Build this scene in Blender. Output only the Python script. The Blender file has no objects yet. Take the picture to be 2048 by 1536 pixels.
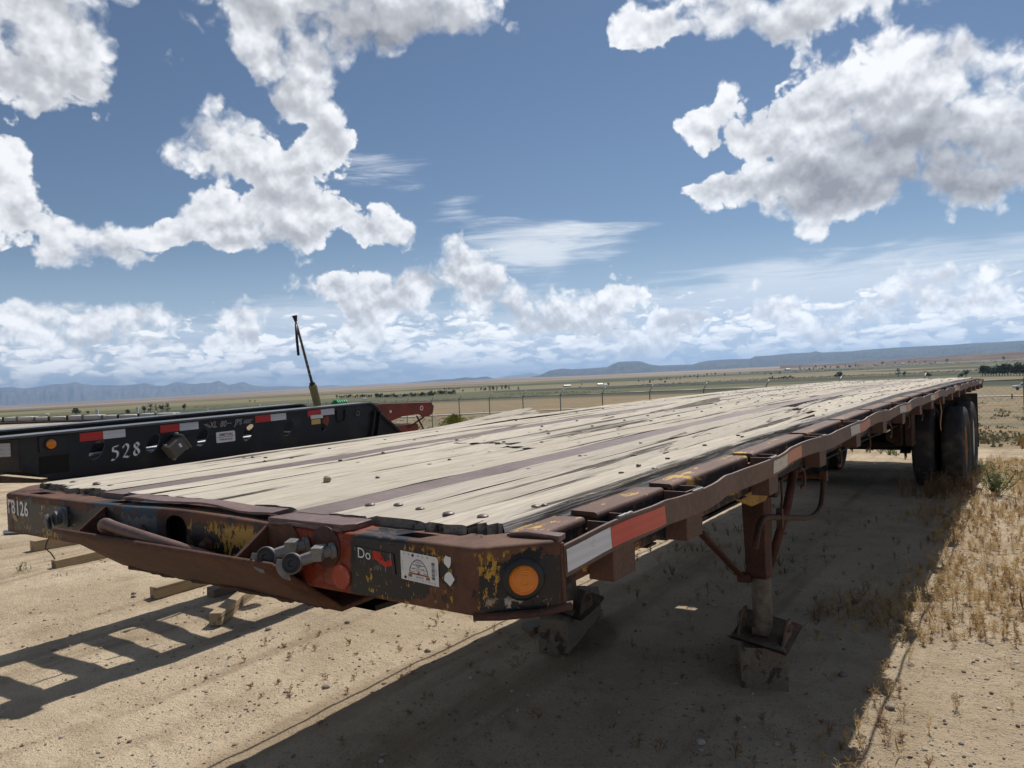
import bpy, bmesh, math, random
import numpy as np
from mathutils import Vector, Matrix, noise as mnoise

random.seed(7)
rng = np.random.default_rng(11)
SC = bpy.context.scene
COL = SC.collection

# ------------------------------------------------------------------ camera
# world: x to the trailer's right side, y towards its rear, z up, ground 0; metres
FPX, CX, CY = 1535.0, 1024.0, 768.0
YAW, PITCH, ROLL = 0.60804, -0.0123, -0.04342
CAM = Vector((2.069, -1.244, 1.711))
_r0 = Vector((math.cos(YAW), math.sin(YAW), 0)); _f0 = Vector((-math.sin(YAW), math.cos(YAW), 0)); _u0 = Vector((0, 0, 1))
_fw = math.cos(PITCH) * _f0 + math.sin(PITCH) * _u0
_up = -math.sin(PITCH) * _f0 + math.cos(PITCH) * _u0
_rt = math.cos(ROLL) * _r0 + math.sin(ROLL) * _up
_up = -math.sin(ROLL) * _r0 + math.cos(ROLL) * _up
cam_d = bpy.data.cameras.new('camera'); cam = bpy.data.objects.new('camera', cam_d); COL.objects.link(cam)
cam.matrix_world = Matrix(((_rt.x, _up.x, -_fw.x, CAM.x), (_rt.y, _up.y, -_fw.y, CAM.y), (_rt.z, _up.z, -_fw.z, CAM.z), (0, 0, 0, 1)))
cam_d.sensor_width = 36.0; cam_d.lens = FPX / 2048 * 36.0
cam_d.clip_start = 0.05; cam_d.clip_end = 120000
SC.camera = cam

def pix_ray(x, y):
    return _fw + (x - CX) / FPX * _rt - (y - CY) / FPX * _up

# ------------------------------------------------------------------ light
SUN_TO = Vector((-0.11, 0.79, 1.0)).normalized()          # direction towards the sun
SUN_EL = math.asin(SUN_TO.z); SUN_AZ = math.atan2(SUN_TO.x, SUN_TO.y)
sun_d = bpy.data.lights.new('sun', 'SUN'); sun_d.energy = 4.7; sun_d.angle = math.radians(0.53); sun_d.color = (1.0, 0.955, 0.89)
sun = bpy.data.objects.new('sun', sun_d); COL.objects.link(sun)
sun.rotation_euler = SUN_TO.to_track_quat('Z', 'Y').to_euler()
vs = SC.view_settings
vs.view_transform = 'Standard'; vs.look = 'None'; vs.gamma = 1.0; vs.exposure = 0.0
try: vs.use_curve_mapping = False
except Exception: pass
SC.cycles.max_bounces = 6; SC.cycles.diffuse_bounces = 3; SC.cycles.glossy_bounces = 3
SC.cycles.transparent_max_bounces = 8; SC.cycles.volume_bounces = 0
SC.cycles.caustics_reflective = False; SC.cycles.caustics_refractive = False
SC.cycles.use_denoising = True

# ------------------------------------------------------------------ node helper
class NT:
    def __init__(s, tree): s.t = tree; s.n = tree.nodes; s.l = tree.links
    def node(s, typ, **kw):
        nd = s.n.new(typ)
        for k, v in kw.items(): setattr(nd, k, v)
        return nd
    def put(s, sock, v):
        if v is None: return
        if isinstance(v, bpy.types.NodeSocket): s.l.new(v, sock)
        elif isinstance(v, bpy.types.Node): s.l.new(v.outputs[0], sock)
        else:
            if hasattr(sock, 'default_value'):
                dv = sock.default_value
                if hasattr(dv, '__len__') and not hasattr(v, '__len__'): v = (v,) * len(dv)
                if hasattr(dv, '__len__') and len(dv) == 4 and len(v) == 3: v = (*v, 1)
                sock.default_value = v
    def math(s, op, a, b=None, c=None, clamp=False):
        nd = s.node('ShaderNodeMath', operation=op); nd.use_clamp = clamp
        s.put(nd.inputs[0], a); s.put(nd.inputs[1], b)
        if c is not None: s.put(nd.inputs[2], c)
        return nd.outputs[0]
    def vmath(s, op, a, b=None):
        nd = s.node('ShaderNodeVectorMath', operation=op); s.put(nd.inputs[0], a); s.put(nd.inputs[1], b)
        return nd.outputs['Value'] if op in ('LENGTH', 'DOT_PRODUCT', 'DISTANCE') else nd.outputs[0]
    def mix(s, f, a, b, blend='MIX', clampf=True):
        nd = s.node('ShaderNodeMix', data_type='RGBA', blend_type=blend); nd.clamp_factor = clampf
        s.put(nd.inputs[0], f); s.put(nd.inputs[6], a); s.put(nd.inputs[7], b); return nd.outputs[2]
    def fmix(s, f, a, b):
        nd = s.node('ShaderNodeMix', data_type='FLOAT'); s.put(nd.inputs[0], f); s.put(nd.inputs[2], a); s.put(nd.inputs[3], b); return nd.outputs[0]
    def noise(s, vec, scale, detail=4, rough=.55, dist=0., out=0, dim='3D'):
        nd = s.node('ShaderNodeTexNoise', noise_dimensions=dim); s.put(nd.inputs['Vector'], vec); nd.inputs['Scale'].default_value = scale
        nd.inputs['Detail'].default_value = detail; nd.inputs['Roughness'].default_value = rough; nd.inputs['Distortion'].default_value = dist
        return nd.outputs[out]
    def voro(s, vec, scale, feat='F1', rand=1., out=0):
        nd = s.node('ShaderNodeTexVoronoi', feature=feat); s.put(nd.inputs['Vector'], vec); nd.inputs['Scale'].default_value = scale
        nd.inputs['Randomness'].default_value = rand
        return nd.outputs[out]
    def ramp(s, f, stops, interp='LINEAR'):
        nd = s.node('ShaderNodeValToRGB'); cr = nd.color_ramp; cr.interpolation = interp
        e = cr.elements
        while len(e) < len(stops): e.new(1.0)
        for el, (p, c) in zip(e, stops):
            el.position = p
            if not hasattr(c, '__len__'): c = (c, c, c)
            el.color = (*c, 1) if len(c) == 3 else c
        s.put(nd.inputs[0], f); return nd.outputs[0]
    def smooth(s, v, a, b, lo=0., hi=1.):
        nd = s.node('ShaderNodeMapRange', interpolation_type='SMOOTHSTEP')
        s.put(nd.inputs[0], v)
        for i, x in enumerate((a, b, lo, hi)): s.put(nd.inputs[1 + i], x)
        return nd.outputs[0]
    def lin(s, v, a, b, lo=0., hi=1.):
        nd = s.node('ShaderNodeMapRange'); nd.clamp = True
        s.put(nd.inputs[0], v)
        for i, x in enumerate((a, b, lo, hi)): s.put(nd.inputs[1 + i], x)
        return nd.outputs[0]
    def xyz(s, v):
        nd = s.node('ShaderNodeSeparateXYZ'); s.put(nd.inputs[0], v); return nd.outputs
    def comb(s, x, y, z=0.):
        nd = s.node('ShaderNodeCombineXYZ'); s.put(nd.inputs[0], x); s.put(nd.inputs[1], y); s.put(nd.inputs[2], z); return nd.outputs[0]
    def vscale(s, v, sc): return s.vmath('MULTIPLY', v, sc)

# ------------------------------------------------------------------ sky: Nishita air plus fair-weather cumulus and cirrus
# layout of the clouds as ellipses in degrees of bearing/elevation, read off the photograph
# (x, y, rx, ry, grey, weight) in photograph pixels, turned into bearing and elevation below
CUMULUS = [
 (60,40,190,95,.25,1),(110,120,125,80,.35,1),(40,140,110,50,.5,.9),(300,105,85,36,0,.30),(205,220,42,22,0,.28),(32,258,26,18,0,.3),(60,230,30,20,0,.1),
 (8,370,88,92,.1,1),(55,440,62,36,.4,1),(4,528,22,13,0,.6),(270,12,60,24,0,.45),
 (520,5,180,60,.3,1),(640,25,220,75,.75,1),(780,30,200,85,.8,1),(930,22,125,58,.1,1),(600,70,150,46,.5,.9),(690,90,60,30,.4,.6),(1060,5,40,20,0,.3),
 (620,185,98,78,.35,1),(500,100,64,32,.1,.9),(530,130,40,40,.3,.7),(660,245,58,36,.6,1),
 (430,225,78,42,.35,1),(350,222,55,26,.1,.9),(400,270,95,45,.35,.9),(500,300,135,52,.35,1),(335,305,44,24,.1,.9),(620,310,85,38,.2,.9),(570,362,115,26,.3,.6),
 (410,405,95,22,.1,.8),(315,345,26,26,0,.35),(400,350,24,24,0,.4),(240,405,14,7,0,.3),(735,235,24,14,0,.35),(780,292,36,20,0,.33),
 (150,450,46,46,.1,1),(120,500,52,26,.1,1),(220,490,125,42,.3,1),(330,480,130,42,.25,1),(450,468,130,48,.25,1),(560,448,130,58,.5,1),(640,415,95,36,.15,1),(590,495,85,36,.25,1),(250,522,50,18,.2,.9),
 (780,455,112,44,.2,1),(790,482,95,22,.7,1),(900,490,92,26,.1,1),(935,503,60,18,.4,.9),
 (720,572,112,48,.35,1),(642,578,32,16,.0,.8),(860,568,110,52,.3,1),(960,560,72,58,.15,1),(1010,600,105,42,.3,1),(780,622,115,25,.3,.9),(940,632,125,26,.5,.9),
 (1180,588,64,36,.3,1),(1245,580,80,24,.1,.9),(1060,600,90,45,.3,.8),(575,567,15,9,0,.7),(1090,645,110,25,.4,.7),(1180,650,95,34,.35,.9),
 (50,622,62,30,.1,1),(150,632,64,22,.1,.9),(270,634,72,36,.3,1),(330,646,42,30,.2,.9),(100,668,135,34,.3,1),(40,692,100,24,.35,.9),(240,690,105,20,.2,.8),
 (470,642,62,32,.15,1),(545,645,48,20,.1,.9),(485,676,62,16,.4,.8),(720,670,70,24,.3,.8),(840,690,90,20,.3,.7),(640,690,60,18,.1,.7),(950,680,90,22,.2,.8),
 (1290,62,95,36,.05,1),(1320,90,85,30,.15,1),(1250,48,48,30,0,.9),(1190,5,18,8,0,.5),(1240,8,30,14,0,.4),
 (1450,22,115,50,.1,1),(1600,20,180,50,.3,1),(1580,62,150,26,.85,1),(1790,10,130,34,.05,1),(1500,60,95,30,.3,.9),
 (1790,128,150,54,.05,1),(1900,118,110,60,.05,1),(1850,145,60,18,.7,1),(1995,150,80,52,.05,.9),(1700,180,165,72,.05,1),(1520,242,215,52,.35,1),(1410,246,125,28,.1,1),(1350,248,60,14,.0,1),
 (1620,258,180,70,.5,1),(1780,262,205,100,.75,1),(1920,260,150,100,.7,1),(2020,300,100,90,.1,1),(1650,330,145,60,.8,1),(1800,345,180,56,.85,1),(1950,365,125,40,.7,1),
 (1490,378,105,44,.2,1),(1430,390,70,24,.1,1),(1560,350,90,50,.4,1),(1630,408,120,22,.3,.9),(1455,180,38,16,0,.9),(1890,420,46,12,.2,.9),(1490,443,14,7,0,.6),(1617,464,38,8,0,.7),
 (1850,540,95,24,.2,1),(1790,538,50,20,.1,.9),(1995,540,52,16,.2,.8),(1520,602,85,20,.2,.9),(1370,640,95,22,.3,.95),(1570,625,60,16,.2,.8),(1985,578,75,26,.2,1),(1920,612,125,22,.5,1),(1740,618,55,20,.2,.9),(1690,640,75,14,.2,.7),(1500,660,80,16,.3,.7),(1640,668,80,16,.3,.7),(1300,690,120,16,.3,.6),
]
CIRRUS = [(1090,482,170,18,1),(1060,505,110,18,.9),(1075,524,70,12,.8),(740,345,120,13,.6),(920,398,70,8,.3),
 (1920,522,230,18,1),(1700,552,330,20,.95),(1520,585,300,18,.9),(1800,580,330,18,.9),(1400,612,320,20,.8),(1750,612,350,22,.9),(650,620,220,18,.5),(1300,660,500,30,.7),(1800,660,400,30,.8),(500,700,600,40,.55),(1000,720,1200,35,.6)]
CLEAR = [(118,415,20,40,.7),(230,390,120,36,.8),(700,388,110,12,.7),(330,175,90,30,.7),(560,70,1,1,0),(300,250,14,40,.5),(900,440,30,14,.5),(700,520,160,14,.6),(1470,130,130,26,.8),(1640,106,110,12,.8),(250,280,70,60,.8),(210,370,90,60,.9),(480,175,50,28,.6),(830,180,70,90,.8),(300,60,60,30,.5),(1280,330,120,120,.8),(700,300,20,60,.3),(860,385,120,40,.9),(380,560,260,30,.9),(1150,420,150,60,.9)]
NCOL, NROW = 64, 19
U0, U1, V0, V1 = math.radians(-40), math.radians(40), math.radians(0.), math.radians(31.5)

def uv_of(x, y):
    d = pix_ray(x, y).normalized()
    return math.atan2(d.dot(_r0), d.dot(_f0)), math.asin(d.z)

def _layout():
    uu = np.linspace(U0, U1, NCOL); vv = np.linspace(V0, V1, NROW)
    Ug, Vg = np.meshgrid(uu, vv)
    cov = np.full(Ug.shape, -1.0); grey = np.zeros(Ug.shape); gw = np.zeros(Ug.shape) + 1e-4; cir = np.full(Ug.shape, -1.0)
    for (x, y, rx, ry, g, w) in CUMULUS:
        u, v = uv_of(x, y); ru = rx / FPX; rv = ry / FPX
        r = np.sqrt(((Ug - u) / (ru + .004)) ** 2 + ((Vg - v) / (rv + .004)) ** 2)
        f = np.clip((1 - r) * 1.75 - .27, -1, 1.25) - (1 - w) * .45
        cov = np.maximum(cov, f)
        low = np.clip(.55 - (Vg - v) / (rv + .01) * .6, 0, 1.2)
        k = np.clip(1.25 - r, 0, 1)
        grey += k * g * low; gw += k
    for (x, y, rx, ry, w) in CIRRUS:
        u, v = uv_of(x, y)
        r = np.sqrt(((Ug - u) / (rx / FPX)) ** 2 + ((Vg - v) / (ry / FPX + .01)) ** 2)
        cir = np.maximum(cir, np.clip(1 - r, -1, 1) - (1 - w) * .5)
    for (x, y, rx, ry, w) in CLEAR:
        u, v = uv_of(x, y); r = np.sqrt(((Ug - u) / (rx / FPX + .006)) ** 2 + ((Vg - v) / (ry / FPX + .010)) ** 2)
        cov -= np.clip(1.15 - r, 0, 1) * w * .9
    cov = np.clip(cov, -1, 1)
    # low band of small distant cumulus above the horizon
    band = np.clip(1 - np.abs(Vg - math.radians(2.2)) / math.radians(3.4), 0, 1)
    cov = np.maximum(cov, -1 + band * 1.0)
    return cov, np.clip(grey / np.maximum(gw, .35), 0, 1), cir

def make_world():
    w = bpy.data.worlds.new('World'); w.use_nodes = True
    t = NT(w.node_tree); t.n.clear()
    out = t.node('ShaderNodeOutputWorld'); bg = t.node('ShaderNodeBackground')
    t.l.new(bg.outputs[0], out.inputs[0])
    sky = t.node('ShaderNodeTexSky', sky_type='NISHITA'); sky.sun_disc = False
    sky.sun_elevation = SUN_EL; sky.sun_rotation = SUN_AZ; sky.altitude = 1500; sky.air_density = 1.0; sky.dust_density = 0.15; sky.ozone_density = 2.2
    d = t.vmath('NORMALIZE', t.node('ShaderNodeTexCoord').outputs['Generated'])
    du = t.vmath('DOT_PRODUCT', d, tuple(_r0)); df = t.vmath('DOT_PRODUCT', d, tuple(_f0)); dz = t.xyz(d)[2]
    u = t.math('ARCTAN2', du, df); v = t.math('ARCSINE', dz)
    # stereographic plane: even scale everywhere, no seam
    pk = t.math('DIVIDE', 1.0, t.math('ADD', t.math('MAXIMUM', dz, -.3), 1.0))
    dx_, dy_, _z = t.xyz(d)
    S2 = t.comb(t.math('MULTIPLY', dx_, pk), t.math('MULTIPLY', dy_, pk), 0.)
    # slight wander of the layout so outlines are not elliptical
    wn = t.node('ShaderNodeTexNoise', noise_dimensions='2D'); wn.inputs['Scale'].default_value = 9.0; wn.inputs['Detail'].default_value = 2.0
    t.put(wn.inputs['Vector'], S2)
    wx = t.xyz(wn.outputs['Color'])
    u2 = t.math('ADD', u, t.math('MULTIPLY', t.math('SUBTRACT', wx[0], .5), .055))
    v2 = t.math('ADD', v, t.math('MULTIPLY', t.math('SUBTRACT', wx[1], .5), .03))
    un = t.lin(u2, U0, U1)
    fa = t.math('MULTIPLY', un, 2.0, clamp=True); fb = t.math('SUBTRACT', t.math('MULTIPLY', un, 2.0), 1.0, clamp=True)
    side = t.math('GREATER_THAN', un, .5)
    cov, grey, cir = _layout()
    acc = None
    dv = (V1 - V0) / (NROW - 1)
    for i in range(NROW):
        cols = [((cov[i, j] + 1) / 2, grey[i, j], (cir[i, j] + 1) / 2) for j in range(NCOL)]
        h = NCOL // 2
        # centre the split exactly: left half uses columns 0..h, right half h..NCOL-1
        mid = tuple((np.array(cols[h - 1]) + np.array(cols[h])) / 2)
        a = cols[:h] ; b = cols[h:]
        xa = [(j / (NCOL - 1)) * 2 for j in range(h)]; xb = [((j + h) / (NCOL - 1)) * 2 - 1 for j in range(h)]
        ra = t.ramp(fa, list(zip(xa[:31], a[:31])) + [(1.0, mid)])
        rb = t.ramp(fb, [(0.0, mid)] + list(zip(xb[1:], b[1:])))
        row = t.mix(side, ra, rb)
        if acc is None: acc = row
        else: acc = t.mix(t.lin(v2, V0 + (i - 1) * dv, V0 + i * dv), acc, row)
    sp = t.node('ShaderNodeSeparateColor'); t.put(sp.inputs[0], acc)
    C_in = t.math('SUBTRACT', t.math('MULTIPLY', sp.outputs[0], 2.0), 1.0); G_in = sp.outputs[1]; I_in = t.math('SUBTRACT', t.math('MULTIPLY', sp.outputs[2], 2.0), 1.0)
    # the same kind of sky goes on all round
    big = t.noise(S2, 3.4, 2, .5, dim='2D')
    C_out = t.math('MULTIPLY', t.math('SUBTRACT', big, .53), 5.0)
    G_out = t.smooth(big, .52, .72, 0., .6)
    au = t.math('ABSOLUTE', u)
    mo = t.math('MAXIMUM', t.smooth(au, math.radians(35.5), math.radians(40)), t.smooth(v, math.radians(28), math.radians(31.5)))
    C = t.fmix(mo, C_in, C_out); G = t.fmix(mo, G_in, G_out); I = t.fmix(mo, I_in, -0.6)
    # billows: finer towards the horizon, where the clouds are farther off
    near = t.smooth(v, math.radians(2), math.radians(13))
    def puff(vec, sc):
        nd = t.node('ShaderNodeTexVoronoi', feature='F1', voronoi_dimensions='2D'); t.put(nd.inputs['Vector'], vec)
        nd.inputs['Scale'].default_value = sc; nd.inputs['Detail'].default_value = 2.0; nd.inputs['Roughness'].default_value = .5; nd.inputs['Lacunarity'].default_value = 2.2
        return t.math('SUBTRACT', 1.0, nd.outputs[0])
    SF = t.vmath('MULTIPLY', S2, (1.25, 1.25, 0.))
    wv = t.node('ShaderNodeTexNoise', noise_dimensions='2D'); wv.inputs['Scale'].default_value = 34.; wv.inputs['Detail'].default_value = 3.; t.put(wv.inputs['Vector'], SF)
    wof = t.vmath('MULTIPLY', t.vmath('SUBTRACT', wv.outputs['Color'], (.5, .5, .5)), (.030, .030, 0))
    pa = t.noise(SF, 13., 8, .6, dim='2D')
    n1 = t.math('ADD', t.math('MULTIPLY', pa, .62), t.math('MULTIPLY', puff(t.vmath('ADD', SF, wof), 24.), .34))
    # towards the sun on this plane: billows facing it are brighter
    ss = Vector((SUN_TO.x, SUN_TO.y)) / (1 + SUN_TO.z)
    tow = t.vmath('NORMALIZE', t.vmath('SUBTRACT', (ss.x, ss.y, 0), S2))
    pb = t.noise(t.vmath('ADD', SF, t.vmath('MULTIPLY', tow, (.012, .012, 0))), 13., 4, .55, dim='2D')
    pc = t.noise(SF, 13., 4, .55, dim='2D')
    amp = t.fmix(near, 2.6, 2.5)
    D = t.math('ADD', C, t.math('MULTIPLY', t.math('SUBTRACT', n1, .412), amp))
    # bank of small far-off cumulus stacked over the horizon
    LQ = t.comb(u, t.math('MULTIPLY', v, 2.9), 0.)
    def lowfield(q):
        nd = t.node('ShaderNodeTexVoronoi', feature='F1', voronoi_dimensions='2D'); t.put(nd.inputs['Vector'], q); nd.inputs['Scale'].default_value = 34.; nd.inputs['Detail'].default_value = 1.5; nd.inputs['Roughness'].default_value = .5
        return t.math('ADD', t.math('MULTIPLY', t.noise(q, 17., 6, .6, dim='2D'), .75), t.math('MULTIPLY', t.math('SUBTRACT', 1., nd.outputs[0]), .30))
    LW_ = t.vmath('ADD', LQ, wof)
    l1 = lowfield(LW_)
    l2 = t.noise(t.vmath('ADD', LQ, (0, .016, 0)), 17., 3, .55, dim='2D'); l3 = t.noise(LQ, 17., 3, .55, dim='2D')
    lc_ = t.math('ADD', t.smooth(v, math.radians(9.0), math.radians(1.8), -1.05, .40), t.math('MULTIPLY', t.math('SUBTRACT', t.noise(LQ, 3.5, 2, .5, dim='2D'), .5), .9))
    DL = t.math('ADD', lc_, t.math('MULTIPLY', t.math('SUBTRACT', l1, .50), 2.6))
    lowsel = t.math('GREATER_THAN', DL, D)
    Dm = t.math('MAXIMUM', D, DL)
    soft = t.fmix(t.smooth(t.noise(S2, 6., 2, .5, dim='2D'), .38, .62), .24, .78)
    soft = t.fmix(lowsel, soft, .50)
    alpha = t.smooth(Dm, 0.0, soft)
    thick = t.smooth(t.math('ADD', C, t.math('MULTIPLY', t.math('SUBTRACT', pc, .5), 1.3)), -.15, .75)
    relief = t.fmix(lowsel, t.math('MULTIPLY', t.math('SUBTRACT', pb, pc), 2.4), t.math('MULTIPLY', t.math('SUBTRACT', l2, l3), 1.7))
    shade = t.math('ADD', t.math('MULTIPLY', G, t.math('ADD', t.math('MULTIPLY', thick, 1.45), .05)), t.math('MULTIPLY', relief, t.smooth(Dm, .05, .5)))
    shade = t.math('ADD', shade, t.math('MULTIPLY', thick, .07))
    shade = t.math('ADD', shade, t.math('MULTIPLY', lowsel, .04), clamp=True)
    ccol = t.ramp(shade, [(0, (.98, .99, 1.01)), (.18, (.82, .84, .88)), (.45, (.56, .575, .615)), (1, (.30, .31, .345))])
    # thin high cloud, drawn out along the horizon
    cn = t.noise(t.comb(t.math('MULTIPLY', u, 1.), t.math('MULTIPLY', v, 9.), 0.), 7., 5, .62, .4, dim='2D')
    ID = t.math('ADD', I, t.math('MULTIPLY', t.math('SUBTRACT', cn, .52), 1.7))
    ia = t.math('MULTIPLY', t.smooth(ID, -.40, .55), .85)
    lp = t.mix(ia, t.mix(1.0, sky.outputs[0], (SKY_K, SKY_K, SKY_K), 'MULTIPLY'), (.86, .90, .95))
    lp = t.mix(t.smooth(v, math.radians(-1), math.radians(11), .9, 0.), lp, (.47, .60, .79))
    hz = t.smooth(v, math.radians(0), math.radians(7), .15, 0.)
    ccol = t.mix(hz, ccol, (.70, .76, .85))
    lb_ = t.smooth(v, math.radians(1), math.radians(9), 1.25, 1.0); ccol = t.vmath('MULTIPLY', ccol, t.comb(lb_, lb_, lb_))
    al = t.math('MULTIPLY', alpha, t.smooth(dz, -.02, .004))
    lp = t.mix(al, lp, ccol)
    t.put(bg.inputs[0], lp); bg.inputs[1].default_value = 1.0
    SC.world = w
    w.cycles.sampling_method = 'NONE'

def d_mid():
    return (_f0 * .96 + _u0 * .25).normalized()
SKY_K = 0.062
make_world()

# ------------------------------------------------------------------ mesh helpers
class MB:
    """collects faces; build() links them as one mesh object"""
    def __init__(s): s.v = []; s.f = []; s.mi = []; s.cur = 0
    def add(s, verts, faces):
        o = len(s.v); s.v.extend([tuple(p) for p in verts]); s.f.extend([tuple(i + o for i in f) for f in faces]); s.mi.extend([s.cur] * len(faces)); return s
    def box(s, x0, x1, y0, y1, z0, z1):
        return s.add([(x0,y0,z0),(x1,y0,z0),(x1,y1,z0),(x0,y1,z0),(x0,y0,z1),(x1,y0,z1),(x1,y1,z1),(x0,y1,z1)],
                     [(0,3,2,1),(4,5,6,7),(0,1,5,4),(1,2,6,5),(2,3,7,6),(3,0,4,7)])
    def obox(s, c, hx, hy, hz, rz=0., ry=0., rx=0.):
        M = Matrix.Translation(c) @ Matrix.Rotation(rz, 4, 'Z') @ Matrix.Rotation(ry, 4, 'Y') @ Matrix.Rotation(rx, 4, 'X')
        vs = [M @ Vector((sx*hx, sy*hy, sz*hz)) for sz in (-1,1) for sx, sy in ((-1,-1),(1,-1),(1,1),(-1,1))]
        return s.add(vs, [(0,3,2,1),(4,5,6,7),(0,1,5,4),(1,2,6,5),(2,3,7,6),(3,0,4,7)])
    def prism(s, poly, fn, a, b):
        """poly: 2-D points (ccw); fn(p, t) -> 3-D point; extruded from a to b"""
        n = len(poly)
        vs = [fn(p, a) for p in poly] + [fn(p, b) for p in poly]
        fs = [tuple(range(n))[::-1], tuple(range(n, 2*n))] + [(i, (i+1) % n, n + (i+1) % n, n + i) for i in range(n)]
        return s.add(vs, fs)
    def tube(s, pts, r, n=10, caps=True, flat=1.0):
        pts = [Vector(p) for p in pts]; m = len(pts)
        rr = r if hasattr(r, '__len__') else [r] * m
        T = [(pts[min(i+1, m-1)] - pts[max(i-1, 0)]).normalized() for i in range(m)]
        ref = Vector((0,0,1)) if abs(T[0].z) < .9 else Vector((1,0,0))
        N = (ref - T[0] * ref.dot(T[0])).normalized(); vs = []
        for i in range(m):
            N = (N - T[i] * N.dot(T[i])).normalized(); B = T[i].cross(N)
            for k in range(n):
                a = 2*math.pi*k/n; vs.append(pts[i] + (N*math.cos(a)*flat + B*math.sin(a)) * rr[i])
        fs = [(i*n+k, i*n+(k+1)%n, (i+1)*n+(k+1)%n, (i+1)*n+k) for i in range(m-1) for k in range(n)]
        if caps: fs += [tuple(range(n))[::-1], tuple(range((m-1)*n, m*n))]
        return s.add(vs, fs)
    def lathe(s, prof, c, axis, n=32, close=False):
        """prof: list of (along axis, radius)"""
        A = Vector(axis).normalized(); ref = Vector((0,0,1)) if abs(A.z) < .9 else Vector((1,0,0))
        U = (ref - A*ref.dot(A)).normalized(); W = A.cross(U); c = Vector(c); vs = []
        for (h, r) in prof:
            for k in range(n):
                a = 2*math.pi*k/n; vs.append(c + A*h + (U*math.cos(a) + W*math.sin(a))*r)
        m = len(prof)
        fs = [(i*n+k, i*n+(k+1)%n, (i+1)*n+(k+1)%n, (i+1)*n+k) for i in range(m-1) for k in range(n)]
        if close: fs += [((m-1)*n+k, (m-1)*n+(k+1)%n, (k+1)%n, k) for k in range(n)]
        else: fs += [tuple(range(n))[::-1], tuple(range((m-1)*n, m*n))]
        return s.add(vs, fs)
    def grid(s, P, thick=None):
        """P[i][j] points -> sheet"""
        m, n = len(P), len(P[0])
        return s.add([p for row in P for p in row], [(i*n+j, i*n+j+1, (i+1)*n+j+1, (i+1)*n+j) for i in range(m-1) for j in range(n-1)])
    def build(s, name, mat, parent=None, smooth=False, bevel=0., seg=2, fix=True, autosmooth=None):
        me = bpy.data.meshes.new(name)
        off = Vector((0,0,0))
        if parent is not None: off = Vector(parent['_o']) if '_o' in parent else Vector((0,0,0))
        me.from_pydata([(p[0]-off.x, p[1]-off.y, p[2]-off.z) for p in s.v], [], s.f)
        if fix:
            bm = bmesh.new(); bm.from_mesh(me); bmesh.ops.recalc_face_normals(bm, faces=bm.faces); bm.to_mesh(me); bm.free()
        mats = mat if isinstance(mat, (list, tuple)) else [mat]
        for m in mats: me.materials.append(m)
        if len(mats) > 1: me.polygons.foreach_set('material_index', s.mi)
        if smooth: me.polygons.foreach_set('use_smooth', [True]*len(me.polygons))
        if smooth == 'angle': me.set_sharp_from_angle(angle=math.radians(35))
        o = bpy.data.objects.new(name, me); COL.objects.link(o)
        if bevel:
            b = o.modifiers.new('Bevel', 'BEVEL'); b.width = bevel; b.segments = seg; b.limit_method = 'ANGLE'; b.angle_limit = math.radians(40); b.harden_normals = False
        if parent is not None: o.parent = parent; o['_o'] = tuple(off)
        return o

def thing(name, label, cat, loc=(0,0,0), group=None):
    o = bpy.data.objects.new(name, None); COL.objects.link(o); o.location = loc; o.empty_display_size = .3
    o['label'] = label; o['category'] = cat; o['_o'] = tuple(loc)
    if group: o['group'] = group
    return o
def tag(o, label, cat, group=None):
    o['label'] = label; o['category'] = cat
    if group: o['group'] = group
    return o
def struct(o, kind='structure'):
    o['kind'] = kind; return o
def copy_tree(o, parent=None):
    c = o.copy(); COL.objects.link(c); c.parent = parent
    for ch in list(o.children): copy_tree(ch, c)
    return c
def rebase(o, loc):
    """move a mesh object's origin to loc (its points stay put)"""
    M = Vector(loc); o.data.transform(Matrix.Translation(-M)); o.location = loc; o['_o'] = tuple(loc); return o
def fbm(x, y, z=0., oct=4):
    return mnoise.fractal(Vector((x, y, z)), 1.0, 2.0, oct)
def smoothstep(a, b, x):
    t = min(1, max(0, (x-a)/(b-a))); return t*t*(3-2*t)

# ------------------------------------------------------------------ materials
def mat_new(name):
    m = bpy.data.materials.new(name); m.use_nodes = True; t = NT(m.node_tree)
    bs = m.node_tree.nodes['Principled BSDF']; return m, t, bs
def coords(t): return t.node('ShaderNodeTexCoord').outputs['Object']
def bump(t, bs, h, dist=.005, strength=1.):
    b = t.node('ShaderNodeBump'); b.inputs['Strength'].default_value = strength; b.inputs['Distance'].default_value = dist
    t.put(b.inputs['Height'], h); t.put(bs.inputs['Normal'], b); return b
def plain(name, col, rough=.6, metal=0., var=.25, scale=12., bmp=.0, spec=.5, dirt=None, dirt_amt=.35):
    m, t, bs = mat_new(name); c = coords(t)
    n = t.noise(c, scale, 5, .6)
    lo = tuple(x*(1-var) for x in col); hi = tuple(min(1, x*(1+var)) for x in col)
    cc = t.mix(n, lo, hi)
    if dirt is not None:
        dn = t.smooth(t.noise(c, scale*.45, 6, .65), .5, .68, 0., dirt_amt); cc = t.mix(dn, cc, dirt)
    t.put(bs.inputs['Base Color'], cc); bs.inputs['Roughness'].default_value = rough; bs.inputs['Metallic'].default_value = metal
    bs.inputs['Specular IOR Level'].default_value = spec
    if bmp: bump(t, bs, t.noise(c, scale*4, 4, .6), bmp)
    return m

RUST = (.118, .052, .030); RUST_D = (.055, .026, .017); RUST_P = (.150, .088, .072); YEL = (.50, .27, .022); BLK = (.010, .011, .015)

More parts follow.
